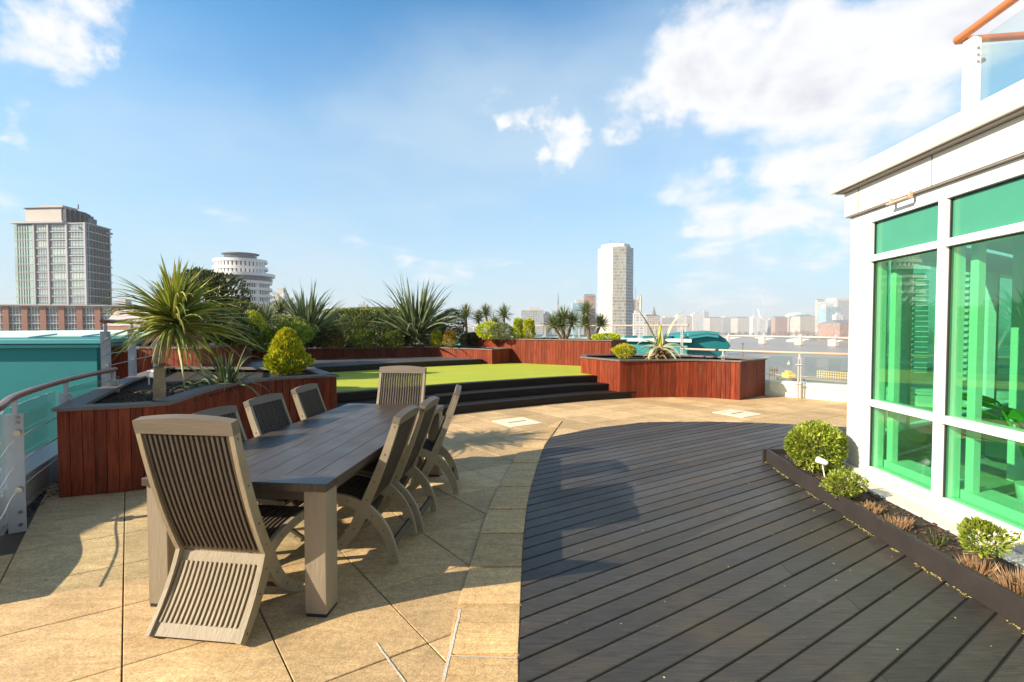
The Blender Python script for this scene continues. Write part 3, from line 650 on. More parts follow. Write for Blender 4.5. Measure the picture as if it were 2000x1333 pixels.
# ------------------------------------------------------------------ chairs
def quad(p0, p1, p2, n=8): return [tuple((1-t)**2*a+2*t*(1-t)*b+t*t*c for a, b, c in zip(p0, p1, p2)) for t in [i/n for i in range(n+1)]]
def make_chair(name, label, W, H, head):
    t = thing(name, label, 'chair')
    lean = .24 if not head else .25
    top = (-.06-lean, H); knee = (-.055, .375)
    stile = quad(top, (-.10-lean*.42, .68), knee, 10)
    rear = quad(knee, (-.17 if not head else -.12, .30 if not head else .20), (-.275, 0.015), 10)
    if not head: rear = quad(knee, (-.235, .27), (-.275, .01), 10)
    frontl = quad(knee, (.03, .12), (.26, .015), 10)
    seatr = quad(knee, (.10, .475), (.40, .44), 10)
    for sx in (-1, 1):
        x = sx*(W/2-.013)
        def studs(mb, path, idx):
            mb.mi = 1
            for i in idx:
                y, z = path[i]
                for s in (-1, 1):
                    mb.tube([(x+s*.0135, y, z), (x+s*.0145, y, z)], .006, 8)
        mb = MB(); mb.stroke(stile, [.046+.018*i/10 for i in range(11)], x, .026); studs(mb, stile, (1, 4, 7, 9)); mb.build('back_stile', [M['teak'], M['stud']], t, bevel=.0)
        mb = MB(); mb.stroke(rear, [.085-.033*i/10 for i in range(11)], x, .0245); studs(mb, rear, (2, 5, 9)); mb.build('leg', [M['teak'], M['stud']], t)
        mb = MB(); mb.stroke(frontl, [.085-.035*i/10 for i in range(11)], x, .0235); studs(mb, frontl, (3, 6, 9)); mb.build('leg', [M['teak'], M['stud']], t)
        mb = MB(); mb.stroke(seatr, [.075-.025*i/10 for i in range(11)], x, .0225); studs(mb, seatr, (3, 7)); mb.build('seat_rail', [M['teak'], M['stud']], t)
    def interp(path, u):
        f = u*(len(path)-1); i = min(int(f), len(path)-2); k = f-i; return tuple(a+(b-a)*k for a, b in zip(path[i], path[i+1]))
    inner = W-.050; ns = 15 if not head else 17
    def slats(mb, path, u0, u1, thick=.036, bow=0.0):
        pitch = inner/ns
        for i in range(ns):
            x = -inner/2+pitch*(i+.5); b = bow*(1-(2*x/inner)**2)
            pts = [interp(path, u0+(u1-u0)*k/7) for k in range(8)]; mb.stroke([(p[0]-b, p[1]) for p in pts], [thick]*8, x, pitch*.47)
    def rail(mb, path, u0, u1, thick=.022, arch=0.0, bow=0.0, inner=inner):
        n = 10; vs = []
        for i in range(n+1):
            x = -inner/2+inner*i/n; k = 1-(2*x/inner)**2; b = bow*k
            y0, z0 = interp(path, u0); y1, z1 = interp(path, u1); dy, dz = y0-y1, z0-z1; l = math.hypot(dy, dz); ny, nz = dz/l, -dy/l
            e = arch*k
            for (y, z) in ((y0+dy/l*e, z0+dz/l*e), (y1, z1)):
                vs.append((x, y-b+ny*thick/2, z+nz*thick/2)); vs.append((x, y-b-ny*thick/2, z-nz*thick/2))
        fs = [(0, 1, 3, 2), (4*n, 4*n+2, 4*n+3, 4*n+1)]
        for i in range(n):
            a = 4*i; b = a+4; fs += [(a, b, b+1, a+1), (a+2, a+3, b+3, b+2), (a, a+2, b+2, b), (a+1, b+1, b+3, a+3)]
        mb.add(vs, fs)
    mb = MB(); slats(mb, stile, .05, .955, bow=.0); mb.mi = 1; rail(mb, stile, -.0, .072, thick=.050, arch=.020, inner=W+.003); rail(mb, stile, .945, .99); mb.mi = 1
    mb.build('backrest', [M['slat'], M['slatrail']], t)
    mb = MB(); slats(mb, seatr, .10, .95); rail(mb, seatr, .90, 1.0); rail(mb, seatr, .05, .12); mb.build('seat', M['slat'], t)
    if head:
        mb = MB(); slats(mb, rear, .16, .86); rail(mb, rear, .02, .17); rail(mb, rear, .85, .99); mb.build('leg_panel', M['teak'], t)
        mb = MB(); rail(mb, frontl, .70, .80); mb.build('stretcher', M['slat'], t)
    else:
        mb = MB(); slats(mb, frontl, .12, .5); rail(mb, frontl, .5, .58); mb.build('leg_panel', M['slat'], t)
        mb = MB(); rail(mb, rear, .72, .82); mb.build('stretcher', M['slat'], t)
    return t
GRP = 'slatted chairs around the dining table'
ch = make_chair('garden_chair', 'high-backed slatted chair at the near end of the table, its back to the viewer', .53, 1.145, True)
ch.location = (-1.572, 2.605, 0); ch.rotation_euler = (0, 0, R(-7)); ch['group'] = GRP
dup(ch, (-1.265, 5.00, 0), R(180-6), 'high-backed slatted chair at the far end of the table, before the black steps', GRP)
sc_ = make_chair('garden_chair', 'slatted chair on the right of the table, nearest the viewer', .45, 1.0, False)
sc_.location = (-1.045, 3.37, 0); sc_.rotation_euler = (0, 0, R(90-5)); sc_['group'] = GRP
dup(sc_, (-.965, 3.84, 0), R(90-5), 'middle slatted chair on the right side of the table', GRP)
dup(sc_, (-.83, 4.62, 0), R(90+6), 'slatted chair farthest away on the right side, set apart from the other two', GRP)
dup(sc_, (-1.86, 3.30, 0), R(-90-8), 'slatted chair on the left side, mostly hidden behind the near high-backed chair', GRP)
dup(sc_, (-1.83, 3.97, 0), R(-90-7), 'slatted chair in the middle of the left side, before the red planter', GRP)
dup(sc_, (-1.80, 4.72, 0), R(-90-3), 'slatted chair farthest away on the left side of the table', GRP)

# ------------------------------------------------------------------ railings
def railing(name, label, path, ztop, zbase, posts, rail_mat, glass=True, wires=3, zg0=None, flat=True, upstand=True, glassn=1):
    root = thing(name, label, 'railing')
    sm = smooth_path(path, 6)
    mb = MB(); mb.tube([(p.x, p.y, ztop) for p in sm], .027, 14); mb.build('handrail', M[rail_mat], root)
    def at(u):
        f = u*(len(sm)-1); i = min(int(f), len(sm)-2); p = sm[i].lerp(sm[i+1], f-i); e = (sm[i+1]-sm[i]).normalized(); return p, e
    for u in posts:
        p, e = at(u); ang = math.atan2(e.y, e.x)
        mb = MB(); mb.mi = 0
        if flat: mb.box((p.x, p.y, (zbase+ztop-.13)/2), (.012, .10, ztop-.13-zbase), ang); mb.box((p.x+e.x*.035, p.y+e.y*.035, (zbase+ztop-.13)/2), (.012, .08, ztop-.16-zbase), ang)
        else: mb.tube([(p.x, p.y, zbase), (p.x, p.y, ztop-.1)], .022, 12); mb.tube([(p.x+e.x*.05, p.y+e.y*.05, zbase), (p.x+e.x*.05, p.y+e.y*.05, ztop-.1)], .016, 12)
        mb.box((p.x+e.x*.017, p.y+e.y*.017, ztop-.08), (.03, .03, .14), ang)
        nrm = Vector((e.y, -e.x, 0))
        mb.mi = 1
        for z in (ztop-.16, ztop-.20, zbase+.06, zbase+.16):
            for k in (1, -1):
                c = p+nrm*.0-e*.004
                mb.tube([(c.x-e.x*.01+nrm.x*.02, c.y-e.y*.01+nrm.y*.02, z), (c.x-e.x*.018+nrm.x*.02, c.y-e.y*.018+nrm.y*.02, z)], .012, 10)
        for z in (zbase+.32*(ztop-zbase), zbase+.74*(ztop-zbase)):
            c = p-e*.05+nrm*.02; mb.tube([(c.x, c.y, z), (c.x+e.x*.12, c.y+e.y*.12, z)], .022, 10)
        mb.build('post', [M['steel' if flat else 'steelbright'], M['bolt']], root)
    if glass:
        us = [0]+list(posts)+[1]
        for a, b in zip(us[:-1], us[1:]):
            if b-a < .02: continue
            q = [at(a+.02+(b-a-.04)*k/6)[0] for k in range(7)]; nrm = -.03
            mb = MB(); z0 = zg0 if zg0 is not None else zbase+.08; z1 = ztop-.09
            o_ = off_open([(p.x, p.y) for p in q], -.035); i_ = off_open([(p.x, p.y) for p in q], -.045)
            mb.prism(o_+i_[::-1], z0, z1); mb.build('glass_panel', M['railglass'], root)
    mb = MB()
    for k in range(wires):
        z = zbase+(ztop-zbase)*(.30+.19*k); mb.tube([(p.x-.0, p.y, z) for p in sm], .0045, 6)
    if wires: mb.build('wire', M['steelbright'], root)
    return root, sm
lp = [(-3.12, 2.62), (-3.42, 3.1), (-3.93, 3.72), (-4.6, 4.85), (-5.12, 6.05)]
railing('railing', 'curved glass railing with varnished brown handrail at the left edge', lp, 1.06, .0, (.47, .735, .98), 'handrail')
# parapet upstand outside it
def upstand(name, label, pts, d0, d1, z0, z1, m):
    q = smooth_path(pts, 5); q = [(p.x, p.y) for p in q]; mb = MB(); mb.prism(off_open(q, d0)+off_open(q, d1)[::-1], z0, z1)
    o = mb.build(name, M[m], bevel=.01); tag(o, label, 'wall'); return o
upstand('parapet', 'pale low parapet outside the curved glass railing at the left edge', [(-3.16, 2.6), (-3.42, 3.1), (-3.98, 3.72), (-4.65, 4.85), (-5.17, 6.05), (-6.6, 8.6)], -.09, -.40, -1.5, .27, 'whitewall')
# tall railing of the upper terrace (left)
railing('railing', 'taller brown-capped railing on grey posts above the left planter', [(-5.1, 5.85), (-5.75, 7.1), (-6.6, 8.7), (-7.9, 10.6), (-9.8, 12.8)], 1.68, .86, (.03, .25, .5, .75, .97), 'handrail', glass=False, wires=2)
# upper terrace railing at the back
railing('railing', 'long thin brown railing behind the yucca planter, against the teal roofs', [(5.05, 13.45), (3.9, 14.9), (2.4, 16.6), (.6, 18.3), (-1.6, 19.9), (-4, 21)], 1.66, .45, (.03, .13, .27, .40, .53, .66, .8), 'handrail_pale', glass=False, wires=3, flat=False)
rr_, sm_ = railing('railing', 'straight glass railing with bleached handrail beside the white building, river beyond', [(4.55, 12.55), (5.4, 11.55), (6.45, 10.55), (7.25, 9.95), (8.6, 9.2), (10.5, 8.6)], 1.03, .0, (.17, .40, .72), 'handrail_pale', wires=2, flat=False)
upstand('parapet', 'white low parapet below the straight right-hand railing', [(4.6, 12.6), (5.4, 11.6), (6.5, 10.6), (7.3, 10.0), (8.65, 9.25), (10.5, 8.65)], -.05, -.30, -1.5, .35, 'whitewall')

# ------------------------------------------------------------------ building on the right
FX = lambda y: 3.18+.0676*y
fe = Vector((.0676, 1, 0)).normalized(); fang = math.atan2(fe.y, fe.x)-math.pi/2
def fp(y, off=0.0): return Vector((FX(y)+fe.y*off, y-fe.x*off, 0))        # off>0 = into the room
bld = thing('glazed_building', 'white building with green tinted glass wall along the right', 'building', (0, 0, 0))
def fbox(mb, y0, y1, o0, o1, z0, z1):
    a, b, c, d = fp(y0, o0), fp(y1, o0), fp(y1, o1), fp(y0, o1); mb.prism([(a.x, a.y), (b.x, b.y), (c.x, c.y), (d.x, d.y)], z0, z1)
YC = 4.90; YM = [4.62, 3.77, 2.45, .9, -.8]; YN = -3.0
mb = MB(); fbox(mb, YN, YC, -.21, .30, .0, .125); fbox(mb, YN, YC+.01, -.06, .28, .126, .19); mb.build('plinth', M['plinth'], bld, bevel=.006)
mb = MB(); fbox(mb, 4.66, YC, 0, .22, .19, 2.74); mb.build('corner_column', M['whitewall'], bld, bevel=.006)
mb = MB(); fbox(mb, YN, YC+.03, -.05, .34, 2.745, 2.99); fbox(mb, 2.0, 2.012, -.054, -.03, 2.75, 2.985); mb.build('fascia', M['whitewall'], bld, bevel=.008)
mb = MB()
for y in (3.82, 4.70, 2.2): fbox(mb, y, y+.010, -.053, -.04, 2.748, 2.988); 
fbox(mb, YN, YC+.02, -.04, .3, 2.735, 2.744); fbox(mb, YN, YC+.06, -.12, .3, 2.991, 3.004); mb.build('shadow_gap', M['greyseal'], bld)
cpb = MB()
prof = [(-.15, 3.006), (-.165, 3.03), (-.15, 3.14), (-.09, 3.20), (.10, 3.26), (.35, 3.28), (.35, 3.006)]
def extr(mb, y0, y1, prof):
    n = len(prof); vs = []
    for y in (y0, y1):
        for o, z in prof: p = fp(y, o); vs.append((p.x, p.y, z))
    mb.add(vs, [tuple(range(n)), tuple(range(2*n-1, n-1, -1))]+[(i, n+i, n+(i+1) % n, (i+1) % n) for i in range(n)])
for a, b in ((YN, 2.9), (2.904, 3.84), (3.844, 4.72), (4.724, YC+.10)): extr(cpb, a, b, prof)
cpb.build('coping', M['whitewall'], bld)
# window frames
Z = dict(sill=.19, g0=.235, t1=.835, t1b=.895, t2=2.24, t2b=2.30, g1=2.62, head=2.735)
wf = MB()
fbox(wf, YN, 4.66, -.0, .16, .191, .235); fbox(wf, YN, 4.66, .0, .16, 2.62, 2.733)
wf.build('window_frame', M['whiteframe'], bld, bevel=.003)
for y in YM:
    mb = MB(); fbox(mb, y-.028, y+.028, -.015, .16, .236, 2.619); mb.build('mullion', M['whiteframe'], bld, bevel=.003)
for y1, y0 in zip(YM[:-1], YM[1:]):
    for za, zb in ((.835, .895), (2.24, 2.30)):
        mb = MB(); fbox(mb, y0+.029, y1-.029, -.006, .15, za, zb); mb.build('transom', M['whiteframe'], bld, bevel=.003)
    for za, zb, m in ((.236, .834, 'greenglass'), (.896, 2.239, 'greenglass'), (2.301, 2.619, 'spandrel')):
        mb = MB(); fbox(mb, y0+.029, y1-.029, .045, .053, za, zb); mb.build('window_pane', M[m], bld)
        mb = MB(); s = .010
        fbox(mb, y0+.029, y0+.029+s, .03, .044, za, zb); fbox(mb, y1-.029-s, y1-.029, .03, .044, za, zb); fbox(mb, y0+.029, y1-.029, .03, .043, zb-s, zb-.001); mb.build('gasket', M['rubber'], bld)
# small bracket under the fascia
mb = MB(); a = 4.02; fbox(mb, a, a+.02, -.07, -.045, 2.70, 2.76); fbox(mb, a+.22, a+.24, -.07, -.045, 2.70, 2.76); fbox(mb, a, a+.24, -.10, -.07, 2.70, 2.716); mb.build('bracket', M['handrail_pale'], bld)
# interior
RW = [(3.60, 4.92), (9.4, 8.3)]   # rear glazed wall line
rd = (Vector(RW[1])-Vector(RW[0])); rl = rd.length; rd.normalize(); rn = Vector((rd.y, -rd.x))
def rbox(mb, s0, s1, o0, o1, z0, z1):
    a = Vector(RW[0]); P = [a+rd*s0+rn*o0, a+rd*s1+rn*o0, a+rd*s1+rn*o1, a+rd*s0+rn*o1]; mb.prism([(p.x, p.y) for p in P], z0, z1)
rp = [fp(YN, .17), fp(4.7, .17), Vector((3.7, 4.8, 0)), Vector((9.4, 8.1, 0)), Vector((9.4, YN, 0))]
mb = MB(); mb.prism([(p.x, p.y) for p in rp], -.02, .17); mb.build('room_floor', M['roomfloor'], bld)
mb = MB(); mb.prism([(p.x+.0, p.y) for p in rp], 2.66, 2.73); mb.build('ceiling', M['plaster'], bld)
mb = MB(); mb.prism([(fp(YN, .36).x, YN), (fp(4.9, .36).x, 4.95), (9.5, 8.5), (9.5, YN)], 3.0, 3.2); mb.build('roof', M['whitewall'], bld)
mb = MB(); mb.box((9.45, 2.5, 1.4), (.1, 11, 2.5)); mb.build('interior_wall', M['plaster'], bld)
mb = MB(); fbox(mb, YN, 4.6, .17, .42, .171, .30); mb.build('inner_sill', M['plaster'], bld, bevel=.004)
mb = MB(); rbox(mb, .12, rl, -.08, .08, .172, .42); rbox(mb, .12, rl, -.08, .08, 2.38, 2.655)
for s in (.15, 1.0, 2.3, 3.9, 5.6): rbox(mb, s, s+.10, -.09, .09, .421, 2.379)
mb.build('rear_wall', M['plaster'], bld)
mb = MB(); rbox(mb, .12, rl, -.006, .006, .421, 2.379); mb.build('rear_window', M['backglass'], bld)
for x, y, w_ in ((3.72, 4.56, .07), (3.66, 3.70, .07), (4.72, 4.22, .24), (6.6, 4.6, .3)):
    mb = MB(); mb.bbox((x, y, 1.415), (w_, w_, 2.48), .01, R(-4)); mb.build('interior_column', M['plaster'], bld)
mb = MB(); mb.bbox((5.9, 5.0, .40), (1.5, .8, .45), .05, R(25)); mb.bbox((6.2, 5.35, .72), (1.4, .22, .4), .05, R(25)); o = mb.build('sofa', simple('dark_sofa', (.05, .09, .07), .8)); tag(o, 'dark low sofa inside behind the green glass', 'sofa')
mb = MB(); mb.bbox((5.0, 4.1, .62), (.9, .45, .035), .01, R(28)); o = thing('side_table', 'pale narrow table with crossed legs inside the green glazed room', 'table'); mb.build('tabletop', M['plaster'], o)
for s in (-1, 1):
    for q in (-1, 1):
        mb = MB(); c = Vector((5.0, 4.1, 0)); e = Vector((math.cos(R(28)), math.sin(R(28)), 0)); n_ = Vector((-e.y, e.x, 0))
        a = c+e*.36*s+n_*.18*q; b = c+e*.0*s+n_*.18*q; mb.tube([(a.x, a.y, .60), (b.x+e.x*-.3*s, b.y+e.y*-.3*s, .18)], .016, 8); mb.build('leg', M['plaster'], o)
# lantern
o = thing('lantern', 'square metal candle lantern on the pale table inside', 'lantern', (4.93, 4.02, .64)); mb = MB()
for x in (-.07, .07):
    for y in (-.07, .07): mb.box((x, y, .15), (.012, .012, .30))
mb.box((0, 0, .006), (.155, .155, .012)); mb.box((0, 0, .306), (.155, .155, .012)); mb.build('frame', M['steelbright'], o)
mb = MB(); mb.tube([(0, 0, .013), (0, 0, .12)], .035, 14); mb.build('candle', M['whiteplastic'], o)
# picture frame on the inner sill
p = fp(2.78, .30); o = thing('photo_frame', 'black photo frame leaning on its strut on the inner sill', 'photo frame', (p.x, p.y, .30), fang)
mt = Matrix.Rotation(R(18), 3, 'Y'); mb = MB(); mb.box((.0, 0, .135), (.014, .20, .26), mtx=mt); mb.build('frame', M['rubber'], o, bevel=.002)
mb = MB(); mb.box((-.068, 0, .10), (.006, .05, .22), mtx=Matrix.Rotation(R(-14), 3, 'Y')); mb.build('strut', M['rubber'], o)

# roof balustrade above
rb = thing('railing', 'orange-brown handrail and glass balustrade on the white roof above', 'railing')
mb = MB(); mb.tube([(4.14, 4.45, 4.27), (4.05, 3.6, 4.27), (3.96, 2.6, 4.27), (3.85, 1.4, 4.27)], .035, 14); mb.tube([(4.14, 4.45, 4.27), (5.6, 4.25, 4.27)], .033, 14); mb.build('handrail', simple('orange_handrail', (.52, .17, .06), .35), rb)
for x, y in ((4.17, 4.33), (4.02, 2.9)):
    mb = MB(); mb.bbox((x, y, 3.65), (.075, .11, 1.12), .006); mb.mi = 1
    for z in (4.10, 4.04, 3.98): mb.tube([(x, y-.056, z), (x, y-.062, z)], .012, 10)
    for z in (4.0,): mb.tube([(x+.06, y-.05, z), (x+.06, y+.03, z)], .022, 10)
    mb.build('post', [M['whitewall'], M['bolt']], rb)
for pts in ([(4.20, 4.28), (4.06, 2.96)], [(4.25, 4.38), (5.6, 4.22)]):
    mb = MB(); a, b = Vector(pts[0]), Vector(pts[1]); n_ = Vector((-(b-a).y, (b-a).x)).normalized()*.006; mb.prism([tuple(a-n_), tuple(b-n_), tuple(b+n_), tuple(a+n_)], 3.25, 4.19); mb.build('glass_panel', M['railglass'], rb)

# an added unseen fin, built further down, shades the left planter
# ------------------------------------------------------------------ teal roofs
tl = thing('teal_roof', 'teal metal roof block beyond the left railing with pale ribbed top', 'roof')
mb = MB(); mb.prism([(-13.5, 8.0), (-7.75, 8.75), (-9.0, 11.6), (-10.5, 13.6), (-20, 16), (-18, 8)], -6, 1.22); mb.build('wall', M['teal'], tl)
mb = MB(); P = [(-13.5, 7.9), (-7.62, 8.66), (-8.9, 11.6), (-10.4, 13.7), (-20, 16), (-18, 7.9)]; mb.prism(offset(ccw(P), .0), 1.225, 1.29); mb.prism(offset(ccw(P), .06), 1.30, 1.385); mb.build('flashing', M['teallight'], tl, bevel=.01)
mb = MB(); Q = [(-18, 8.3, 1.386), (-13.6, 8.2, 1.386), (-7.75, 8.9, 1.386), (-9.0, 11.7, 1.386), (-12.0, 24, 1.386), (-34, 24, 1.386)]; mb.add(Q, [tuple(range(6))]); mb.build('roof_sheet', M['teal'], tl)
for i in range(13):
    yy = 9.4+i*1.12; xr = -7.9-max(0, yy-9.4)*.285; zz = 1.392
    mb = MB(); mb.box(((xr-9+i*.55)*.5+(xr)*.5-2, yy, zz+.03), (9+i*.2, .72, .035), mtx=Matrix.Rotation(R(7), 3, 'Z') @ Matrix.Rotation(R(5), 3, 'X')); mb.build('louvre', M['mint'], tl)
tr = thing('teal_roof', 'teal ribbed roof strip behind the yuccas and back railing', 'roof')
mb = MB(); mb.prism([(-3, 24.5), (6.45, 17.3), (7.4, 19.5), (-2, 30)], -4, 1.05); mb.build('wall', M['teal'], tr)
mb = MB(); mb.prism([(-3.1, 24.2), (6.5, 17.0), (7.5, 19.6), (-2, 30.3)], 1.06, 1.16); mb.build('roof_sheet', M['mint'], tr)
for i in range(16):
    t_ = i/15; a = Vector((-2.7, 24.4)).lerp(Vector((6.4, 17.4)), t_); mb = MB(); mb.box((a.x+.3, a.y+.6, 1.21), (.09, 1.5, .10), R(-34)); mb.build('roof_rib', M['teallight'], tr)
pod = thing('teal_pod', 'pointed teal metal roof pod beyond the right planter', 'roof pod')
dd = 18.0
def podsec(d, sh, sc2=1.0):
    L_ = [(1330, 655), (1345, 651), (1378, 646), (1398, 650), (1420, 664), (1428, 676), (1420, 686), (1400, 700), (1385, 706), (1330, 706)]
    c = D(1385, 676, dd); out = []
    for px, py in L_:
        p = D(px, py, dd); out.append(Vector((c.x+(p.x-c.x)*sc2, d, c.z+(p.z-c.z)*sc2)))
    return out
mb = MB(); s1, s2 = podsec(18.0, 0), podsec(21.0, 0, .85); n = len(s1); mb.add(s1+s2, [tuple(range(n)), tuple(range(2*n-1, n-1, -1))]+[(i, n+i, n+(i+1) % n, (i+1) % n) for i in range(n)]); mb.build('shell', M['teal'], pod, bevel=.03)
mb = MB(); A = D(1343, 655, 17.95); B_ = D(1380, 649.5, 17.95); C_ = D(1402, 652.5, 17.95)
for z, hh in ((.06, .10), (-.06, .09)):
    vs = []
    for p in (A, B_, C_):
        for dy in (-.08, .4): vs += [(p.x, p.y+dy, p.z+z), (p.x, p.y+dy, p.z+z-hh)]
    mb.add(vs, [(0, 4, 5, 1), (4, 8, 9, 5), (0, 2, 6, 4), (4, 6, 10, 8), (1, 5, 7, 3), (5, 9, 11, 7), (0, 1, 3, 2), (8, 10, 11, 9), (2, 3, 7, 6), (6, 7, 11, 10)])
mb.build('flashing', M['teallight'], pod)
# ------------------------------------------------------------------ plants
def rv(r):
    z = r.uniform(-1, 1); a = r.uniform(0, 2*math.pi); q = math.sqrt(1-z*z); return Vector((q*math.cos(a), q*math.sin(a), z))
def blade(mb, base, az, el, length, width, droop, r, segs=7, twist=0.0, fold=.25):
    d = Vector((math.cos(az)*math.cos(el), math.sin(az)*math.cos(el), math.sin(el))); p = Vector(base); vs = []; st = length/segs
    side = Vector((-math.sin(az), math.cos(az), 0))
    side = (Matrix.Rotation(twist, 3, d) @ side)
    for i in range(segs+1):
        t = i/segs; w = width*(math.sin(min(1, t*2.2+.25)*math.pi/2))*(1-t**2.2)+.0008
        nrm = side.cross(d).normalized()
        vs += [p-side*w/2+nrm*w*fold, p, p+side*w/2+nrm*w*fold]
        p = p+d*st; d = (d+Vector((0, 0, -droop*st*(0.4+t*1.6)))).normalized()
    fs = []
    for i in range(segs): a = 3*i; fs += [(a, a+1, a+4, a+3), (a+1, a+2, a+5, a+4)]
    mb.add(vs, fs)
def leafq(mb, p, d, l, w, r):
    s = d.cross(rv(r))
    if s.length < .01: s = d.cross(Vector((0, .3, 1)))
    s.normalize(); n = s.cross(d).normalized()
    mb.add([p, p+d*l*.45+s*w/2+n*w*.12, p+d*l, p+d*l*.45-s*w/2+n*w*.12], [(0, 1, 2), (0, 2, 3)])
def bushfol(mb, rad, n, l, w, r, lump=.22, lumps=14, updir=.35, shell=.5, hollow=True, box=False, z0=0.0):
    L_ = [(rv(r), r.uniform(.25, .6), r.uniform(-lump*.8, lump)) for _ in range(lumps)]
    for i in range(n):
        q = rv(r); k = 1.0
        for c, s, a in L_:
            dd_ = (q-c).length
            if dd_ < s*2: k += a*math.exp(-(dd_/s)**2*1.5)
        rr = k*(1-abs(r.gauss(0, 1))*.11 if r.random() < .8 else r.uniform(shell, 1))
        if box:
            m = max(abs(q.x), abs(q.y), abs(q.z)); q2 = q/m; q2 = q2.lerp(q, .35)
        else: q2 = q
        p = Vector((q2.x*rad[0]*rr, q2.y*rad[1]*rr, rad[2]*(1+q2.z*rr)+z0))
        if p.z < 0.0: continue
        d = (q+rv(r)*.8+Vector((0, 0, updir))).normalized(); leafq(mb, p, d, l*r.uniform(.7, 1.25), w*r.uniform(.8, 1.2), r)
def shrub(label, loc, rad, n, l, w, mt, seed, name='shrub', cat='shrub', group=None, stems=5, z0=0.03, **kw):
    r = random.Random(seed); o = thing(name, label, cat, loc, 0, group); mb = MB(); bushfol(mb, rad, n, l, w, r, z0=z0, **kw); mb.build('foliage', L[mt], o, recalc=False)
    mb = MB()
    for i in range(stems):
        a = r.uniform(0, 6.28); e = Vector((math.cos(a)*rad[0]*.55, math.sin(a)*rad[1]*.55, rad[2]*1.1)); mb.tube([(math.cos(a)*.01, math.sin(a)*.01, -.03), tuple(e*.5+Vector((0, 0, .05))), tuple(e)], [.012, .009, .004], 6)
    mb.build('stem', M['stem'], o); return o
def conifer(label, loc, h, wd, n, seed, cols=('gold', 'bright'), lean=0, group=None, taper=.55):
    r = random.Random(seed); o = thing('dwarf_conifer', label, 'conifer', loc, 0, group); mb = MB(); mb2 = MB()
    cl = [(r.uniform(0, 6.28), r.uniform(.08, 1), r.uniform(-.20, .34)) for _ in range(30)]
    for i in range(n):
        u = r.random()**.85; a = r.uniform(0, 6.28)
        prof = (math.sin(min(1, (u+.12)/.38)*math.pi/2))*(1-max(0, (u-.25)/.75)**1.15*taper)*(1 if u < .93 else (1-u)/.07*.8+.2)
        k = 1.0
        for ca, cu, am in cl:
            da = math.atan2(math.sin(a-ca), math.cos(a-ca)); k += am*math.exp(-(da/.45)**2-((u-cu)/.12)**2)
        rr = wd/2*prof*k*(1-abs(r.gauss(0, .16)))
        p = Vector((math.cos(a)*rr, math.sin(a)*rr, .02+u*h*.93)); d = Vector((math.cos(a)*.75, math.sin(a)*.75, .8+u*.8))+rv(r)*.55
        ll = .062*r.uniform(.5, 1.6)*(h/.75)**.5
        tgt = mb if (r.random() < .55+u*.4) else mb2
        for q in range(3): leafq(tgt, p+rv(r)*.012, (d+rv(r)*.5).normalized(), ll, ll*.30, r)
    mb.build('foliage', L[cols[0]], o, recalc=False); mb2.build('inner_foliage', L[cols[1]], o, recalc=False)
    m = MB(); m.tube([(0, 0, -.03), (0, 0, h*.75)], [.02, .006], 8); m.build('stem', M['stem'], o); return o
def rosette(mb, c, n, l, w, r, elmin=-.5, elmax=1.45, droop=1.0, jit=.15, segs=6):
    for i in range(n):
        t = (i+.5)/n; el = elmin+(elmax-elmin)*(t**.8)+r.uniform(-jit, jit); blade(mb, Vector(c)+rv(r)*.02, i*2.39996+r.uniform(-.3, .3), el, l*r.uniform(.75, 1.15), w*r.uniform(.8, 1.2), droop*r.uniform(.5, 1.5), r, segs, r.uniform(-.5, .5))

# cordyline palm
r = random.Random(21); p0 = G(312, 781, .765); o = thing('cordyline_palm', 'big cordyline palm with a leaning fibrous trunk and dead hanging leaves, in the S-curved planter', 'palm', p0)
tp = D(335, 648, 5.35)-p0; path = smooth_path([(0, 0, -.04), (.0, 0, .25), (.01, 0, .50), (.08, .0, .68), (tp.x, tp.y, tp.z)], 6)
mb = MB(); rad_ = [.068-.022*min(1, i/10)+.004*math.sin(i*1.9) for i in range(len(path))]; mb.tube(path, rad_, 14); mb.build('trunk', M['trunk'], o)
cc = tp+Vector((.04, 0, .17)); mb = MB()
for i in range(430):
    t = (i+.5)/430; el = -.28+1.7*(t**.9)+r.uniform(-.15, .15); az = i*2.39996+r.uniform(-.3, .3); az += .28*math.sin(az*5+1.0); el += .16*math.sin(az*3+t*9)
    ll = r.uniform(.55, .92)*(1.12 if math.cos(az) > 0 else .84)*(1.0 if el < .85 else .64); blade(mb, cc+Vector((0, 0, -.12+.2*t))+rv(r)*.03, az, el, ll, r.uniform(.026, .046), r.uniform(.7, 2.3)*(.75 if el < .4 else .9), r, 8, r.uniform(-.7, .7))
mb.build('crown', L['cordyline'], o, recalc=False)
mb = MB()
for i in range(75):
    az = r.uniform(0, 6.28); blade(mb, cc+Vector((0, 0, -.12-r.uniform(0, .06)))+rv(r)*.04, az, r.uniform(-.6, .1), r.uniform(.3, .6), r.uniform(.010, .024), r.uniform(3, 7), r, 9, r.uniform(-1, 1))
mb.build('dead_leaves', L['dry'], o, recalc=False)
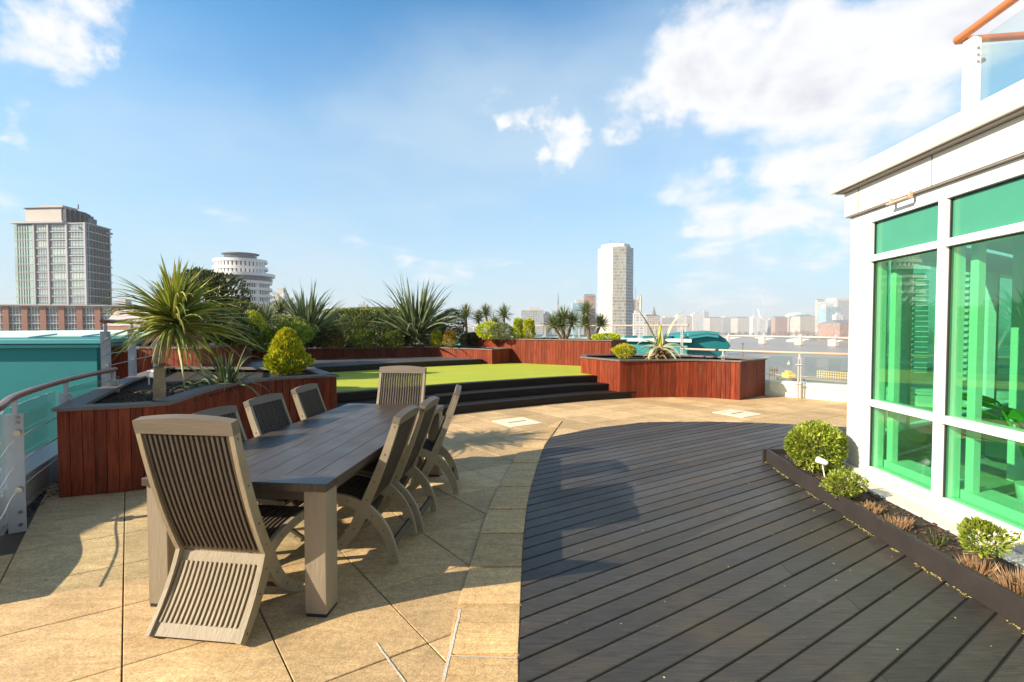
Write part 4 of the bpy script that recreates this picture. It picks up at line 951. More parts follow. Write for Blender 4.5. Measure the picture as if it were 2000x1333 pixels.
# phormiums
def phorm(label, loc, n, l, w, seed, mt='phormium', elmin=.5, elmax=1.5, droop=1.0, name='flax_plant', cat='flax plant'):
    r = random.Random(seed); mb = MB(); spread = .13*l
    for i in range(n):
        az = r.uniform(0, 6.28); t = r.random(); el = elmin+(elmax-elmin)*t; b = Vector((math.cos(az), math.sin(az), 0))*r.uniform(0, spread); blade(mb, b, az+r.uniform(-.5, .5), el, l*r.uniform(.6, 1.1), w*r.uniform(.8, 1.2), droop*r.uniform(.3, 2.2)/l, r, 8, r.uniform(-.8, .8))
    o = mb.build(name, L[mt], loc=loc, recalc=False); tag(o, label, cat); return o
phorm('strappy flax plant with arching striped leaves at the foot of the cordyline', G(412, 765, .765)+Vector((.0, .35, 0)), 60, .72, .042, 3, elmin=.15, droop=1.6)
phorm('small sparse flax plant between the cordyline trunk and the railing', G(352, 765, .765)+Vector((.0, .3, 0)), 14, .60, .035, 4, elmin=.0, elmax=1.0, droop=1.8)
phorm('tall flax clump with upright spiky leaves left of the clipped hedge', D(600, 655, 14.9), 190, 1.75, .085, 5, elmin=.35, droop=.7)
phorm('tall flax clump with fanning leaves right of the clipped hedge', D(812, 655, 16.3), 200, 2.1, .09, 6, elmin=.35, droop=.7)
# golden conifer front
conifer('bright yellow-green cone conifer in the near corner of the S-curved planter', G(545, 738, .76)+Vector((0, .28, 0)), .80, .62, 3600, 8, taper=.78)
# bushes left background
shrub('large dark leafy shrub rising behind the cordyline crown', D(392, 655, 9.9)-Vector((0, 0, .2)), (.60, .6, .76), 6500, .10, .04, 'darkshrub', 9, lump=.5, lumps=24, updir=1.0, stems=8)
shrub('yellow-green spiky bush between the cordyline and the pale round building', D(470, 660, 11.5), (.55, .5, .42), 2600, .13, .028, 'yucca', 10, lump=.3)
shrub('vivid lime yellow bush below the round building', D(492, 655, 11.2), (.20, .25, .26), 1500, .075, .022, 'lime', 12, lump=.5, updir=1.0)
shrub('low dull green bush at the foot of the lime yellow bush', D(455, 672, 10.6), (.55, .4, .25), 1800, .09, .03, 'darkshrub', 13)
for i, (px, py, d, h, lab) in enumerate([(520, 660, 12.6, .6, 'spiky yucca between the lime bush and the left flax clump'), (548, 650, 14.5, .8, 'spiky yucca standing tight against the left flax clump')]):
    r = random.Random(30+i); b = D(px, py, d); o = thing('yucca', lab, 'yucca', b); mb = MB(); mb.tube([(0, 0, -.1), (.03, 0, h*.4), (0, .02, h*.75)], [.06, .05, .04], 8); mb.build('trunk', M['stem'], o); mb = MB()
    rosette(mb, (0, .02, h*.78), 110, .55, .035, r, droop=.8); rosette(mb, (-.2, .0, h*.4), 60, .42, .03, r, droop=.8); mb.build('crown', L['yucca'], o, recalc=False)
shrub('dark green rounded bush behind the yellow cone conifer', D(576, 676, 12.2), (.48, .45, .30), 3600, .05, .024, 'bright', 14)
# hedge
r = random.Random(40); mb = MB(); bushfol(mb, (1.62, .45, .68), 26000, .10, .062, r, lump=.06, lumps=20, box=True, shell=.75)
o = mb.build('hedge', L['hedge'], loc=D(716, 670, 16.9)-Vector((0, 0, .15)), recalc=False); tag(o, 'clipped leafy hedge between the two tall flax clumps', 'hedge')
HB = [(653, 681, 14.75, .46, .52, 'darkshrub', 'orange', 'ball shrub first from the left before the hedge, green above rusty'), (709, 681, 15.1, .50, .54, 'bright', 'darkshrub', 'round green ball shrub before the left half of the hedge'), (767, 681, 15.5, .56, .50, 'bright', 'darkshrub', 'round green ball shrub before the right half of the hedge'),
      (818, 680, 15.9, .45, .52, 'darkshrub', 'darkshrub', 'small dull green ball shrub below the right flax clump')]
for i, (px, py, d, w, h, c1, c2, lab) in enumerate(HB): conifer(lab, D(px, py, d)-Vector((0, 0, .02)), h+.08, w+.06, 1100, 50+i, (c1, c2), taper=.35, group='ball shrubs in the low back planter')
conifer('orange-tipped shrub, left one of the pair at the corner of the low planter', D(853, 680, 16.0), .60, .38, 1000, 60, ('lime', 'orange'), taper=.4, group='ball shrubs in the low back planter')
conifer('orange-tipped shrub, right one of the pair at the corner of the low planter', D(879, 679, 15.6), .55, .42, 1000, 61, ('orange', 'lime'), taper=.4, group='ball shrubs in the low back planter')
shrub('dark green bush just right of the taller flax clump', D(884, 660, 17.0), (.45, .4, .50), 2400, .07, .03, 'darkshrub', 15)
shrub('low dark filler bush between the ball shrubs and the yucca planter', D(893, 672, 16.2), (.3, .3, .25), 900, .06, .03, 'darkshrub', 16)
# yuccas on long planter
YU = [(910, 664, 16.6, [(0, 0, .95)], .42, 'single-stemmed yucca at the left end of the tall curved planter'), (935, 663, 16.6, [(0, 0, .78)], .36, 'small yucca second from the left, just above the yellow bush'),
      (957, 663, 16.3, [(-.15, 0, .95)], .38, 'yucca third from the left on the tall curved planter'), (984, 663, 16.0, [(.0, 0, .88), (-.3, 0, .55)], .42, 'yucca just left of the orange and green cypress pair'),
      (1100, 665, 14.6, [(0, 0, .72), (-.30, .05, .52), (.28, 0, .60), (-.05, 0, .5)], .46, 'largest branching yucca, alone in the middle of the tall planter'),
      (1152, 665, 14.1, [(-.12, 0, .92), (.32, .0, .52), (-.15, 0, .55)], .38, 'forked yucca in front of the slab tower')]
for i, (px, py, d, heads, l, lab) in enumerate(YU):
    r = random.Random(70+i); b = D(px, py, d)-Vector((0, 0, .06)); o = thing('yucca', lab, 'yucca', b, 0, 'yuccas along the tall curved planter'); tm = MB(); cm_ = MB()
    for h in heads:
        tm.tube([(0, 0, -.1), (h[0]*.5+.02, h[1]*.5, h[2]*.42), (h[0], h[1], h[2])], [.06, .045, .035], 8); rosette(cm_, (h[0], h[1], h[2]), 130, l, .030, r, elmin=-.7, droop=.5)
    tm.build('trunk', M['stem'], o); cm_.build('crown', L['yucca'], o, recalc=False)
shrub('yellow-green bush below the left group of yuccas', D(955, 664, 15.6), (.42, .35, .27), 2200, .07, .03, 'lime', 17)
shrub('grey-green bush right of the yellow one below the yuccas', D(980, 664, 15.3), (.36, .3, .25), 1700, .07, .025, 'yucca', 18)
conifer('upright green cypress, left of the orange-tipped pair', D(1012, 664, 15.2), .68, .34, 1100, 62, ('lime', 'bright'), taper=.4)
conifer('upright cypress with orange tips right beside the green one', D(1033, 664, 15.1), .66, .36, 1100, 63, ('lime', 'orange'), taper=.4)
shrub('low bright green ground plant at the right end of the tall planter', D(1185, 667, 13.9), (.42, .3, .09), 1400, .06, .03, 'lime', 19, stems=2)
# agave planter
b = D(1289, 703, 11.2); b.z = .78; r = random.Random(80); o = thing('agave', 'big agave with two long curling upper leaves in the right planter', 'agave', b)
mb = MB(); mb.tube([(0, 0, -.05), (0, 0, .38)], [.15, .10], 12); mb.build('stump', M['trunk'], o)
mb = MB()
for i in range(100): blade(mb, Vector((0, 0, .04+.30*i/100))+rv(r)*.05, i*2.4, r.uniform(-.4, .5), r.uniform(.30, .50), .10, 2.5, r, 6, r.uniform(-.5, .5), .3)
mb.build('dead_leaves', L['agavedry'], o, recalc=False)
mb = MB(); H0 = Vector((0, 0, .36))
for az, el, l, dr in ((2.9, 1.15, 1.12, .55), (.25, 1.15, 1.20, .95), (1.7, 1.5, .62, .1), (4.7, 1.45, .45, .2), (3.3, .7, .7, 2.6), (-.2, .5, .8, 3.0), (3.9, .2, .75, 3.2), (-.9, .3, .7, 3.2), (5.3, -.1, .7, 2.6), (2.3, .3, .7, 2.2), (.9, .6, .65, 2.2)):
    blade(mb, H0, az, el, l, .125, dr, r, 14, 0, .35)
mb.build('leaves', L['agave'], o, recalc=False)
mb = MB(); mb.tube([H0, H0+Vector((-.0, 0, .30)), H0+Vector((0, 0, .52))], [.045, .04, .028], 10); mb.build('flower_bud', L['gold'], o)
shrub('yellow feathery bush left of the agave', G(1226, 703, .80)+Vector((.02, .4, 0)), (.28, .25, .16), 2400, .055, .016, 'gold', 20, updir=1.0)
# trough plants
shrub('round box bush at the far end of the black trough', G(1606, 925, .11)+Vector((0, .10, 0)), (.27, .25, .235), 7500, .040, .019, 'box', 21, lump=.16, lumps=40, z0=.02)
shrub('small box bush just in front of the round one in the trough', G(1655, 980, .11)+Vector((0, .05, 0)), (.125, .12, .105), 1300, .032, .015, 'box', 22, lump=.5, lumps=20, updir=.7)
shrub('taller open box bush near the photo frame, brown twigs at its foot', G(1917, 1120, .11), (.115, .10, .105), 850, .034, .015, 'box', 23, lump=.8, lumps=16, updir=.9, z0=.12, stems=12)
def heather(label, loc, w, seed, n=160, mt='heather', h=.10):
    r = random.Random(seed); mb = MB()
    for i in range(n):
        a = r.uniform(0, 6.28); q = r.random()**.5*w; blade(mb, (math.cos(a)*q, math.sin(a)*q*.7, 0), a, r.uniform(.8, 1.5), h*r.uniform(.6, 1.3), .007, 1.0, r, 3, r.uniform(-1, 1))
        if i % 3 == 0: leafq(mb, Vector((math.cos(a)*q, math.sin(a)*q*.7, h*.6)), rv(r), .02, .008, r)
    o = mb.build('heather', L[mt], loc=loc, recalc=False); tag(o, label, 'heather'); return o
heather('dead pinkish heather tuft with some green, next to the small box bush', G(1700, 1002, .11), .065, 1, 110, h=.075)
heather('dead pinkish heather tuft in the middle of the trough', G(1752, 1032, .11), .075, 2, 150, h=.08)
heather('dry tuft at the foot of the taller open box bush', G(1905, 1120, .11), .07, 3, 150, h=.09)
heather('dead heather tuft at the right edge of the picture', G(1992, 1160, .11), .09, 4, 200, h=.11)
heather('few dark twigs against the plinth between heather tufts', G(1830, 1062, .11), .05, 5, 26, 'darkshrub', .09)
# spot light in trough
p = G(1612, 935, .11); o = thing('garden_spotlight', 'white cylinder spotlight on a thin stake in front of the round box bush', 'spotlight', p); mb = MB(); mb.tube([(0, 0, -.02), (-.03, .0, .13)], .006, 8); mb.build('stake', M['whiteplastic'], o)
mb = MB(); mb.tube([(-.075, .03, .185), (-.07, .028, .183), (-.0, .0, .155), (.01, -.002, .151)], [.026, .031, .031, .022], 16); mb.build('lamp_head', M['whiteplastic'], o)
p = G(272, 752, .86); o = thing('floodlight', 'small white floodlight on the planter ledge by the grey posts', 'floodlight', p+Vector((.05, .1, 0))); mb = MB(); mb.bbox((.06, 0, .13), (.17, .08, .10), .01, R(-20)); mb.mi = 1; mb.box((.05, -.045, .13), (.13, .005, .07), R(-20)); mb.build('lamp_head', [M['whiteplastic'], M['bolt']], o)
mb = MB(); mb.tube([(0, 0, -.01), (0, 0, .09)], .008, 8); mb.build('stake', M['whiteplastic'], o)
# indoor plants
def bananaplant(label, loc, leaves, seed):
    r = random.Random(seed); o = thing('indoor_plant', label, 'house plant', loc)
    mb = MB(); mb.tube([(0, 0, 0), (0, 0, .02), (0, 0, .22)], [.09, .10, .13], 20); mb.build('pot', M['whiteplastic'], o)
    st = MB(); lf = MB()
    for az, h, sp_, l in leaves:
        e = Vector((math.cos(az)*sp_, math.sin(az)*sp_, h)); st.tube([(0, 0, .18), tuple(e*.5+Vector((0, 0, .15))), tuple(e)], [.016, .012, .008], 8); blade(lf, e, az, .5, l, .16, 3.0, r, 9, r.uniform(-.4, .4), .2)
    st.build('stalks', L['banana'], o); lf.build('leaves', L['banana'], o, recalc=False)
bananaplant('indoor plant with broad drooping leaves behind the right-hand green pane', (4.02, 3.55, .17), [(.2, 1.05, .25, .42), (2.6, .80, .22, .35), (-.6, .75, .28, .3), (1.3, .7, .15, .3)], 1)
bananaplant('indoor plant with long bare stalks behind the left-hand green pane', (4.62, 3.98, .17), [(2.9, .78, .40, .40), (2.4, .62, .32, .35), (1.0, .80, .2, .35)], 2)
# added out-of-view fin, stepped and gapped to shape shade on the left planter
fin = thing('added_shade_fin', 'added teal screen, out of view beyond the left railing, shading the left planter', 'shade screen', (0, 0, 0))
for a, b, t_ in ((1.35, 2.299, 2.75), (2.30, 4.30, 3.78), (4.78, 5.85, 4.0)):
    mb = MB(); mb.prism([(-8.7, a), (-8.5, a), (-8.5, b), (-8.7, b)], -6, t_); mb.build('panel', M['teal'], fin, bevel=.02)
    mb = MB(); mb.prism([(-8.75, a), (-8.45, a), (-8.45, b), (-8.75, b)], t_+.001, t_+.06); mb.build('flashing', M['teallight'], fin)

for i, (px, py, d, rx, rz_, mt_, lab) in enumerate([
    (446, 664, 10.6, .40, .34, 'yucca', 'spiky grey-green filler bush just right of the cordyline crown'),
    (560, 668, 14.2, .75, .42, 'hedge', 'broad mid-green bush filling the gap behind the rounded dark bush'),
    (633, 674, 15.2, .42, .38, 'hedge', 'leafy mid-green bush at the left foot of the clipped hedge'),
    (600, 672, 14.6, .55, .26, 'darkshrub', 'dark bush at the root of the left flax clump'),
    (842, 668, 17.0, .5, .40, 'hedge', 'mid-green bush at the right foot of the right flax clump'),
    (925, 668, 16.9, .5, .18, 'darkshrub', 'low dark ground cover bush between the first two yuccas'),
    (520, 676, 12.0, .5, .26, 'bright', 'low bright green bush above the curved upper tier')]):
    shrub(lab, D(px, py, d)-Vector((0, 0, .12)), (rx, rx*.7, rz_), int(3800*rx/.5), .085, .038, mt_, 200+i, lump=.4, lumps=20, updir=.8)

lt = MB(); r = random.Random(300)
for i in range(750):
    k = r.random()
    if k < .92:
        f = r.uniform(0, len(bo)-2); j = int(f); q = bo[j].lerp(bo[j+1], f-j); x, y = q.x-abs(r.gauss(0, .012))-.004, q.y
        if math.sin(y*9)+math.sin(y*23+1) < -.2: continue
    else: x, y = r.uniform(.1, 2.7), r.uniform(2.0, 5.5)
    s = r.uniform(.003, .009); m = Matrix.Rotation(r.uniform(0, 6), 3, 'Z'); lt.box((x, y, .0145), (s, s*.6, .002), mtx=m)
tag(lt.build('leaf_litter', simple('yellow_leaf_litter', (.55, .46, .12), .9, island=.4), recalc=False), kind='stuff')
M['drumglass'] = simple('dark_drum_glass', (0.07, 0.09, 0.11), .2, var=.4, scale=.2)
# ------------------------------------------------------------------ river and far city
ZW = -31.0; ZL = -26.5
mb = MB(); mb.add([(-15000, -2000, ZW), (15000, -2000, ZW), (15000, 22000, ZW), (-15000, 22000, ZW)], [(0, 1, 2, 3)]); tag(mb.build('river', M['water'], recalc=False), kind='structure')
def landp(name, poly):
    mb = MB(); mb.prism(poly, ZW-5, ZL); tag(mb.build(name, M['land']), kind='structure')
landp('north_bank', [(-4000, 118), (-190, 118), (-60, 150), (40, 400), (180, 880), (430, 1130), (640, 1480), (900, 1900), (900, 21000), (-15000, 21000), (-15000, 118)])
landp('south_bank', [(900, 420), (720, 900), (700, 1080), (760, 1350), (1000, 1880), (1000, 21000), (15000, 21000), (15000, 420)])
def facade_tower():
    d = 175.0; A = D(38, 600, d); B_ = D(176, 600, d-2); C2 = D(219, 600, d+9)
    b = thing('apartment_tower', 'tall stepped glass and stone apartment tower at the far left', 'tower')
    ztop = D(38, 432, d).z; zb = ZL
    core = [(A.x, A.y), (B_.x, B_.y), (C2.x, C2.y), (C2.x*1.16, C2.y+22), (A.x*1.05, A.y+22)]
    mb = MB(); mb.prism(core, zb, ztop-1.2); mb.build('wall', M['winglass'], b)
    e = Vector((B_.x-A.x, B_.y-A.y)); Lf = e.length; e.normalize(); n_ = Vector((e.y, -e.x)); e2 = Vector((C2.x-B_.x, C2.y-B_.y)); L2 = e2.length; e2.normalize(); n2_ = Vector((e2.y, -e2.x))
    ang = math.atan2(e.y, e.x); ang2 = math.atan2(e2.y, e2.x); fh = 2.95; nf = 13
    def P(s, o): return Vector((A.x+e.x*s+n_.x*o, A.y+e.y*s+n_.y*o))
    def P2(s, o): return Vector((B_.x+e2.x*s+n2_.x*o, B_.y+e2.y*s+n2_.y*o))
    sx = [.26*Lf, .46*Lf, .72*Lf, .975*Lf]
    mb = MB(); r = random.Random(1)
    # green curtain wall left bay
    c = P(.11*Lf, .35); mb.box((c.x, c.y, (zb+ztop)/2-.8), (.22*Lf+1, .6, ztop-zb-2), ang); mb.build('curtain_wall', M['winglass2'], b)
    mb = MB()
    for k in range(nf+6):
        z = ztop-1.3-fh*k
        if z < zb: break
        c = P(.5*Lf+.12*Lf, .3); mb.box((c.x, c.y, z), (.76*Lf, .55, .38), ang); c = P(.11*Lf, .7); mb.box((c.x, c.y, z), (.22*Lf+1, .12, .28), ang); c = P2(L2/2, .25); mb.box((c.x, c.y, z), (L2, .5, .35), ang2)
    mb.build('floor_band', M['pinkstone'], b)
    for s in sx:
        mb = MB(); c = P(s, .45); mb.box((c.x, c.y, (zb+ztop)/2-.6), (.6, .8, ztop-zb-1), ang); mb.build('pier', M['pinkstone'], b)
    mb = MB()
    for i in range(1, 6): c = P(i*.22*Lf/6-.2, .75); mb.box((c.x, c.y, (zb+ztop)/2-.8), (.10, .12, ztop-zb-2), ang)
    for i in range(1, 8): c = P2(i*L2/8, .3); mb.box((c.x, c.y, (zb+ztop)/2-.8), (.14, .5, ztop-zb-2), ang2)
    mb.build('glazing_bar', M['greyseal'], b)
    glasses = [simple('tower_pane_%d' % i, c_, .12, var=.2, scale=.4, spec=.9) for i, c_ in enumerate([(.22, .30, .31), (.32, .42, .41), (.44, .54, .52), (.26, .32, .35)])]
    for bi in range(3):
        s0, s1 = sx[bi]+.5, sx[bi+1]-.5
        mbw = MB(); w = s1-s0; mbw.box((0, 0, 0), (w, .12, fh-.75)); mbw2 = MB()
        for q in range(1, 5): mbw2.box((-w/2+w*q/5, -.1, 0), (.09, .1, fh-.75))
        mbw2.box((0, -.10, -.42), (w, .06, .08))
        w0 = mbw.build('window', glasses[0], b); f0 = mbw2.build('glazing_bar', M['farwhite'], w0)
        for k in range(nf):
            z = ztop-1.3-fh*k-fh/2; c = P((s0+s1)/2, .25)
            o = w0 if k == 0 else w0.copy()
            if k:
                C.objects.link(o); o.parent = b; f = f0.copy(); C.objects.link(f); f.parent = o
            o.location = (c.x, c.y, z); o.rotation_euler = (0, 0, ang)
            o.material_slots[0].link = 'OBJECT'; o.material_slots[0].material = glasses[r.randrange(4)]
    # crown
    mb = MB(); c = P(.42*Lf, 1.0); mb.prism([tuple(P(-1, 1.5)), tuple(P(.70*Lf, 1.5)), tuple(P(.70*Lf, -3)), tuple(P(-1, -6))], ztop-1.2, ztop-.5); mb.prism([tuple(P(.9*Lf, .9)), tuple(P2(L2, .9)), tuple(P2(L2, -6)), tuple(P(.9*Lf, -6))], ztop-3.4, ztop-2.6); mb.build('cornice', M['pinkstone'], b)
    z1 = D(60, 408, d).z; mb = MB(); mb.prism([tuple(P(.11*Lf, -.3)), tuple(P(.62*Lf, -.3)), tuple(P(.62*Lf, -8)), tuple(P(.11*Lf, -8))], ztop-.5, z1); mb.build('penthouse', M['concrete'], b)
    mb = MB(); mb.prism([tuple(P(.10*Lf, .1)), tuple(P(.63*Lf, .1)), tuple(P(.63*Lf, -8)), tuple(P(.10*Lf, -8))], z1+.01, z1+.25)
    for q in range(6): mb.prism([tuple(P((.64+.045*q)*Lf, -.4-.6*q)), tuple(P((.684+.045*q)*Lf, -.4-.6*q)), tuple(P((.684+.045*q)*Lf, -6)), tuple(P((.64+.045*q)*Lf, -6))], ztop-.5, z1-.1-.03*q*q*(z1-ztop)*.9); mb.build('roof', M['slate'], b)
    z2 = D(80, 401, d).z; mb = MB(); mb.prism([tuple(P(.26*Lf, -1.3)), tuple(P(.60*Lf, -1.3)), tuple(P(.60*Lf, -7)), tuple(P(.26*Lf, -7))], z1+.26, z2); mb.build('plant_room', M['concrete'], b)
    mb = MB(); c = P(.72*Lf, -4); mb.tube([(c.x, c.y, z1+.4), (c.x, c.y, z1+2.2)], .2, 6); mb.build('mast', M['slate'], b)
facade_tower()
# brick riverside block, in bays
def brickblock(name, label, pa, pb, da, db, ytop, nbay, seed):
    b = thing(name, label, 'apartment block'); A = D(pa, 640, da); B_ = D(pb, 640, db); zt = D((pa+pb)/2, ytop, (da+db)/2).z; e = Vector((B_.x-A.x, B_.y-A.y)); L_ = e.length; e.normalize(); n_ = Vector((e.y, -e.x)); ang = math.atan2(e.y, e.x)
    def P(s, o): return Vector((A.x+e.x*s+n_.x*o, A.y+e.y*s+n_.y*o))
    mb = MB(); mb.prism([tuple(P(0, 0)), tuple(P(L_, 0)), tuple(P(L_, -16)), tuple(P(0, -16))], ZL, zt); mb.build('wall', M['winglass'], b)
    bw = L_/nbay
    for i in range(nbay+1):
        c = P(i*bw, .25); mb = MB(); mb.box((c.x, c.y, (zt+ZL)/2), (bw*.32, .7, zt-ZL-.02), ang); mb.build('pier', M['brickred'], b)
    mb = MB(); k = 0; fh = 2.7
    z = zt-.3
    while z > ZL: c = P(L_/2, .12); mb.box((c.x, c.y, z), (L_, .45, .38), ang); z -= fh
    mb.build('floor_band', M['concrete'], b)
    mb = MB()
    for i in range(nbay):
        for q in range(1, 4): c = P((i+.16+.68*q/4)*bw, .1); mb.box((c.x, c.y, (zt+ZL)/2), (.12, .2, zt-ZL-.5), ang)
        z = zt-.3-fh/2-.35
        while z > -12: c = P((i+.5)*bw, .14); mb.box((c.x, c.y, z), (bw*.68, .16, .10), ang); z -= fh
    mb.build('glazing_bar', M['farwhite'], b)
    mb = MB(); c = P(L_/2, -7.6); mb.box((c.x, c.y, zt+.2), (L_+1.2, 17.5, .38), ang); mb.build('roof', M['concrete'], b)
    return b
brickblock('brick_block', 'long red brick riverside apartment block below the glass tower at far left', -60, 262, 150, 158, 598, 9, 1)
bb = thing('pitched_glass_roof', 'pinkish glazed pitched roof beside the brick block behind the brown handrail', 'roof'); P_ = [D(200, 636, 95), D(228, 606, 97), D(320, 606, 97), D(330, 640, 95)]
mb = MB(); vs = [tuple(p) for p in P_]+[(p.x, p.y+14, p.z) for p in P_]; mb.add(vs, [(0, 1, 2, 3), (7, 6, 5, 4), (0, 4, 5, 1), (1, 5, 6, 2), (2, 6, 7, 3), (0, 3, 7, 4)]); mb.build('roof_glass', simple('pinkish_glazing', (.55, .47, .48), .3), bb)
mb = MB(); a, c_ = P_[0], P_[3]; mb.prism([(a.x, a.y+.1), (c_.x, c_.y+.1), (c_.x, c_.y+14), (a.x, a.y+14)], ZL, a.z-.05); mb.build('wall', M['brickred'], bb)
# round tower
rt = thing('round_apartment_building', 'round white apartment building with stacked curved balcony bands', 'apartment block'); d = 300.0; c = D(472, 640, d+18)
sc0 = d/FP; lev = [488, 501, 516, 530, 545, 559, 573, 587, 601]; zt = [D(472, y, d).z for y in lev]; R0 = 60*sc0
rads = [.60, .86, .88, 1.10, 1.0, 1.0, 1.0, 1.0, 1.0]; offx = [0, 0, 0, -2, 0, 0, 0, 0, 0]
def disc(mb, cx, cy, r_, z0, z1, n=56, ry=.8):
    mb.prism([(cx+math.cos(2*math.pi*i/n)*r_, cy+math.sin(2*math.pi*i/n)*r_*ry) for i in range(n)], z0, z1)
z = zt[0]
for k in range(len(zt)+9):
    top = zt[k] if k < len(zt) else zt[-1]-(k-len(zt)+1)*4.6; rr = R0*(rads[k] if k < len(rads) else 1.0); nx = zt[k+1] if k+1 < len(zt) else top-4.6
    if nx < ZL: break
    mb = MB(); disc(mb, c.x, c.y, rr-1.6, nx, top-.2); mb.build('glazing', M['drumglass'], rt)
    mb = MB(); disc(mb, c.x, c.y, rr, top-1.9 if k else top-.5, top); mb.build('balcony_band', M['farwhite'] if k else M['slate'], rt)
mb = MB()
for i in range(40):
    a = math.pi+math.pi*i/39; mb.box((c.x+math.cos(a)*(R0-1.5), c.y+math.sin(a)*(R0-1.5)*.8, (zt[3]+ZL)/2), (.3 if i % 8 else 1.8, .5, zt[3]-ZL-.5), a+math.pi/2)
    if i % 2 == 0: mb.box((c.x+math.cos(a)*(R0*.89-1.5), c.y+math.sin(a)*(R0*.89-1.5)*.8, (zt[1]+zt[3])/2), (1.6, .5, zt[1]-zt[3]-.5), a+math.pi/2)
mb.build('wall_strip', M['farwhite'], rt)
# slab tower
st = thing('slab_tower', 'tall pale faceted office tower standing alone in the middle distance', 'tower'); d = 500.0
px_ = [(1168, d+14), (1185, d+2), (1209, d), (1213, d), (1223, d+0), (1236, d+8)]; q = [D(1167, 640, d+16), D(1196, 640, d), D(1222, 640, d-1), D(1236, 640, d+10)]
zt_ = D(1210, 482, d).z; pts = [(p.x, p.y) for p in q]; bk = [(pts[3][0]-6, pts[3][1]+14), (pts[0][0]+6, pts[0][1]+16)]
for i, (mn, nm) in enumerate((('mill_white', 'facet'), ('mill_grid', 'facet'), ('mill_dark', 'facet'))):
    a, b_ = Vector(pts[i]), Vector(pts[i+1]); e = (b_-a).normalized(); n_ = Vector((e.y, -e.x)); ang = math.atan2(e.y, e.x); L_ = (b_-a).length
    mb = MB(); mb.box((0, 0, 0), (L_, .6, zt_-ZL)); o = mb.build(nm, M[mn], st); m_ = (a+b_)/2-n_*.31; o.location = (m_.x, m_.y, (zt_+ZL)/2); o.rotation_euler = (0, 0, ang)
    mb = MB()
    for k in range(31):
        z = zt_-1.5-3.4*k
        if z < ZL: break
        mb.box(((a+b_)/2).to_tuple()+(z,), (L_*.99, .5, .5 if i else .25), ang)
    mb.build('floor_band', M['concrete'], st)
mb = MB(); mb.prism([tuple(Vector(p).lerp(Vector(sum((Vector(x) for x in pts+bk), Vector((0, 0))))/6, .03)) for p in pts+bk], ZL, zt_-.4); mb.build('wall', M['concrete'], st)
cen = sum((Vector(x) for x in pts+bk), Vector((0, 0)))/6
mb = MB(); mb.prism([tuple(Vector(p).lerp(cen, .18)) for p in pts+bk], zt_-.4, zt_+4); mb.build('plant_room', M['farwhite'], st)
mb = MB()
for dx in (-7, -3, 4, 6): mb.tube([(cen.x+dx, cen.y-4, zt_+3.9), (cen.x+dx, cen.y-4, zt_+6+abs(dx)*.3)], .3, 6)
mb.build('mast', M['slate'], st)
# neo-gothic tower behind it
vt = thing('gothic_tower', 'pinkish square tower with corner turrets just right of the slab tower', 'tower'); p = D(1243, 640, 900); zt2 = D(1243, 586, 900).z
mb = MB(); mb.prism([(p.x-8, p.y), (p.x+8, p.y), (p.x+8, p.y+16), (p.x-8, p.y+16)], ZL, zt2); mb.build('wall', CITY[0], vt)
for a in (-8, 8):
    for b_ in (0, 16): mb = MB(); mb.tube([(p.x+a, p.y+b_, ZL), (p.x+a, p.y+b_, zt2+5), (p.x+a, p.y+b_, zt2+13)], [1.8, 1.8, .2], 8, smooth=False); mb.build('turret', CITY[0], vt)
mb = MB(); mb.tube([(p.x, p.y+8, zt2), (p.x, p.y+8, zt2+24)], .35, 6); mb.build('mast', M['slate'], vt)
# slender clock tower / spire
for px, py, dd_, lab, w in ((1278, 598, 1100, 'slender pinkish spire right of the gothic tower', 4.5), (1090, 570, 1300, 'thin dark column above the largest yucca', 2.0), (985, 592, 1500, 'thin pale spire above the left yuccas', 2.5)):
    p = D(px, 640, dd_); zt3 = D(px, py, dd_).z; o = thing('spire', lab, 'spire'); mb = MB(); mb.prism([(p.x-w, p.y), (p.x+w, p.y), (p.x+w, p.y+2*w), (p.x-w, p.y+2*w)], ZL, ZL+(zt3-ZL)*.72); mb.build('shaft', CITY[0], o)
    mb = MB(); mb.tube([(p.x, p.y+w, ZL+(zt3-ZL)*.72), (p.x, p.y+w, ZL+(zt3-ZL)*.80), (p.x, p.y+w, zt3)], [w*1.1, w*.9, .3], 8, smooth=False); mb.build('spire_cap', M['slate'], o)
# the row of far buildings
KIN = ['cream office block', 'brick apartment block', 'grey office block', 'white apartment block', 'blue glass block']
def block(px0, px1, ytop, d, ci, lab, roof=False, seed=0):
    a = D(px0, 640, d); b_ = D(px1, 640, d); zt4 = D(px0, ytop, d).z; r = random.Random(seed+int(px0)); dep = (b_.x-a.x)*r.uniform(.6, 1.2)
    o = thing('city_block', lab, 'building', ((a.x+b_.x)/2, d+dep/2, ZL), 0); w = (b_.x-a.x); h = zt4-ZL
    mb = MB(); mb.box((0, 0, h/2), (w, dep, h)); mb.build('wall', CITY[ci], o)
    mb = MB()
    if roof:
        mb.add([(-w/2, -dep/2, h), (w/2, -dep/2, h), (w/2, dep/2, h), (-w/2, dep/2, h), (-w*.4, 0, h+w*.12), (w*.4, 0, h+w*.12)], [(0, 1, 5, 4), (1, 2, 5), (2, 3, 4, 5), (3, 0, 4), (3, 2, 1, 0)])
    else: mb.box((r.uniform(-.2, .2)*w, 0, h+h*.04), (w*.5, dep*.5, h*.08))
    mb.build('roof', M['slate' if roof else 'concrete'], o); return o
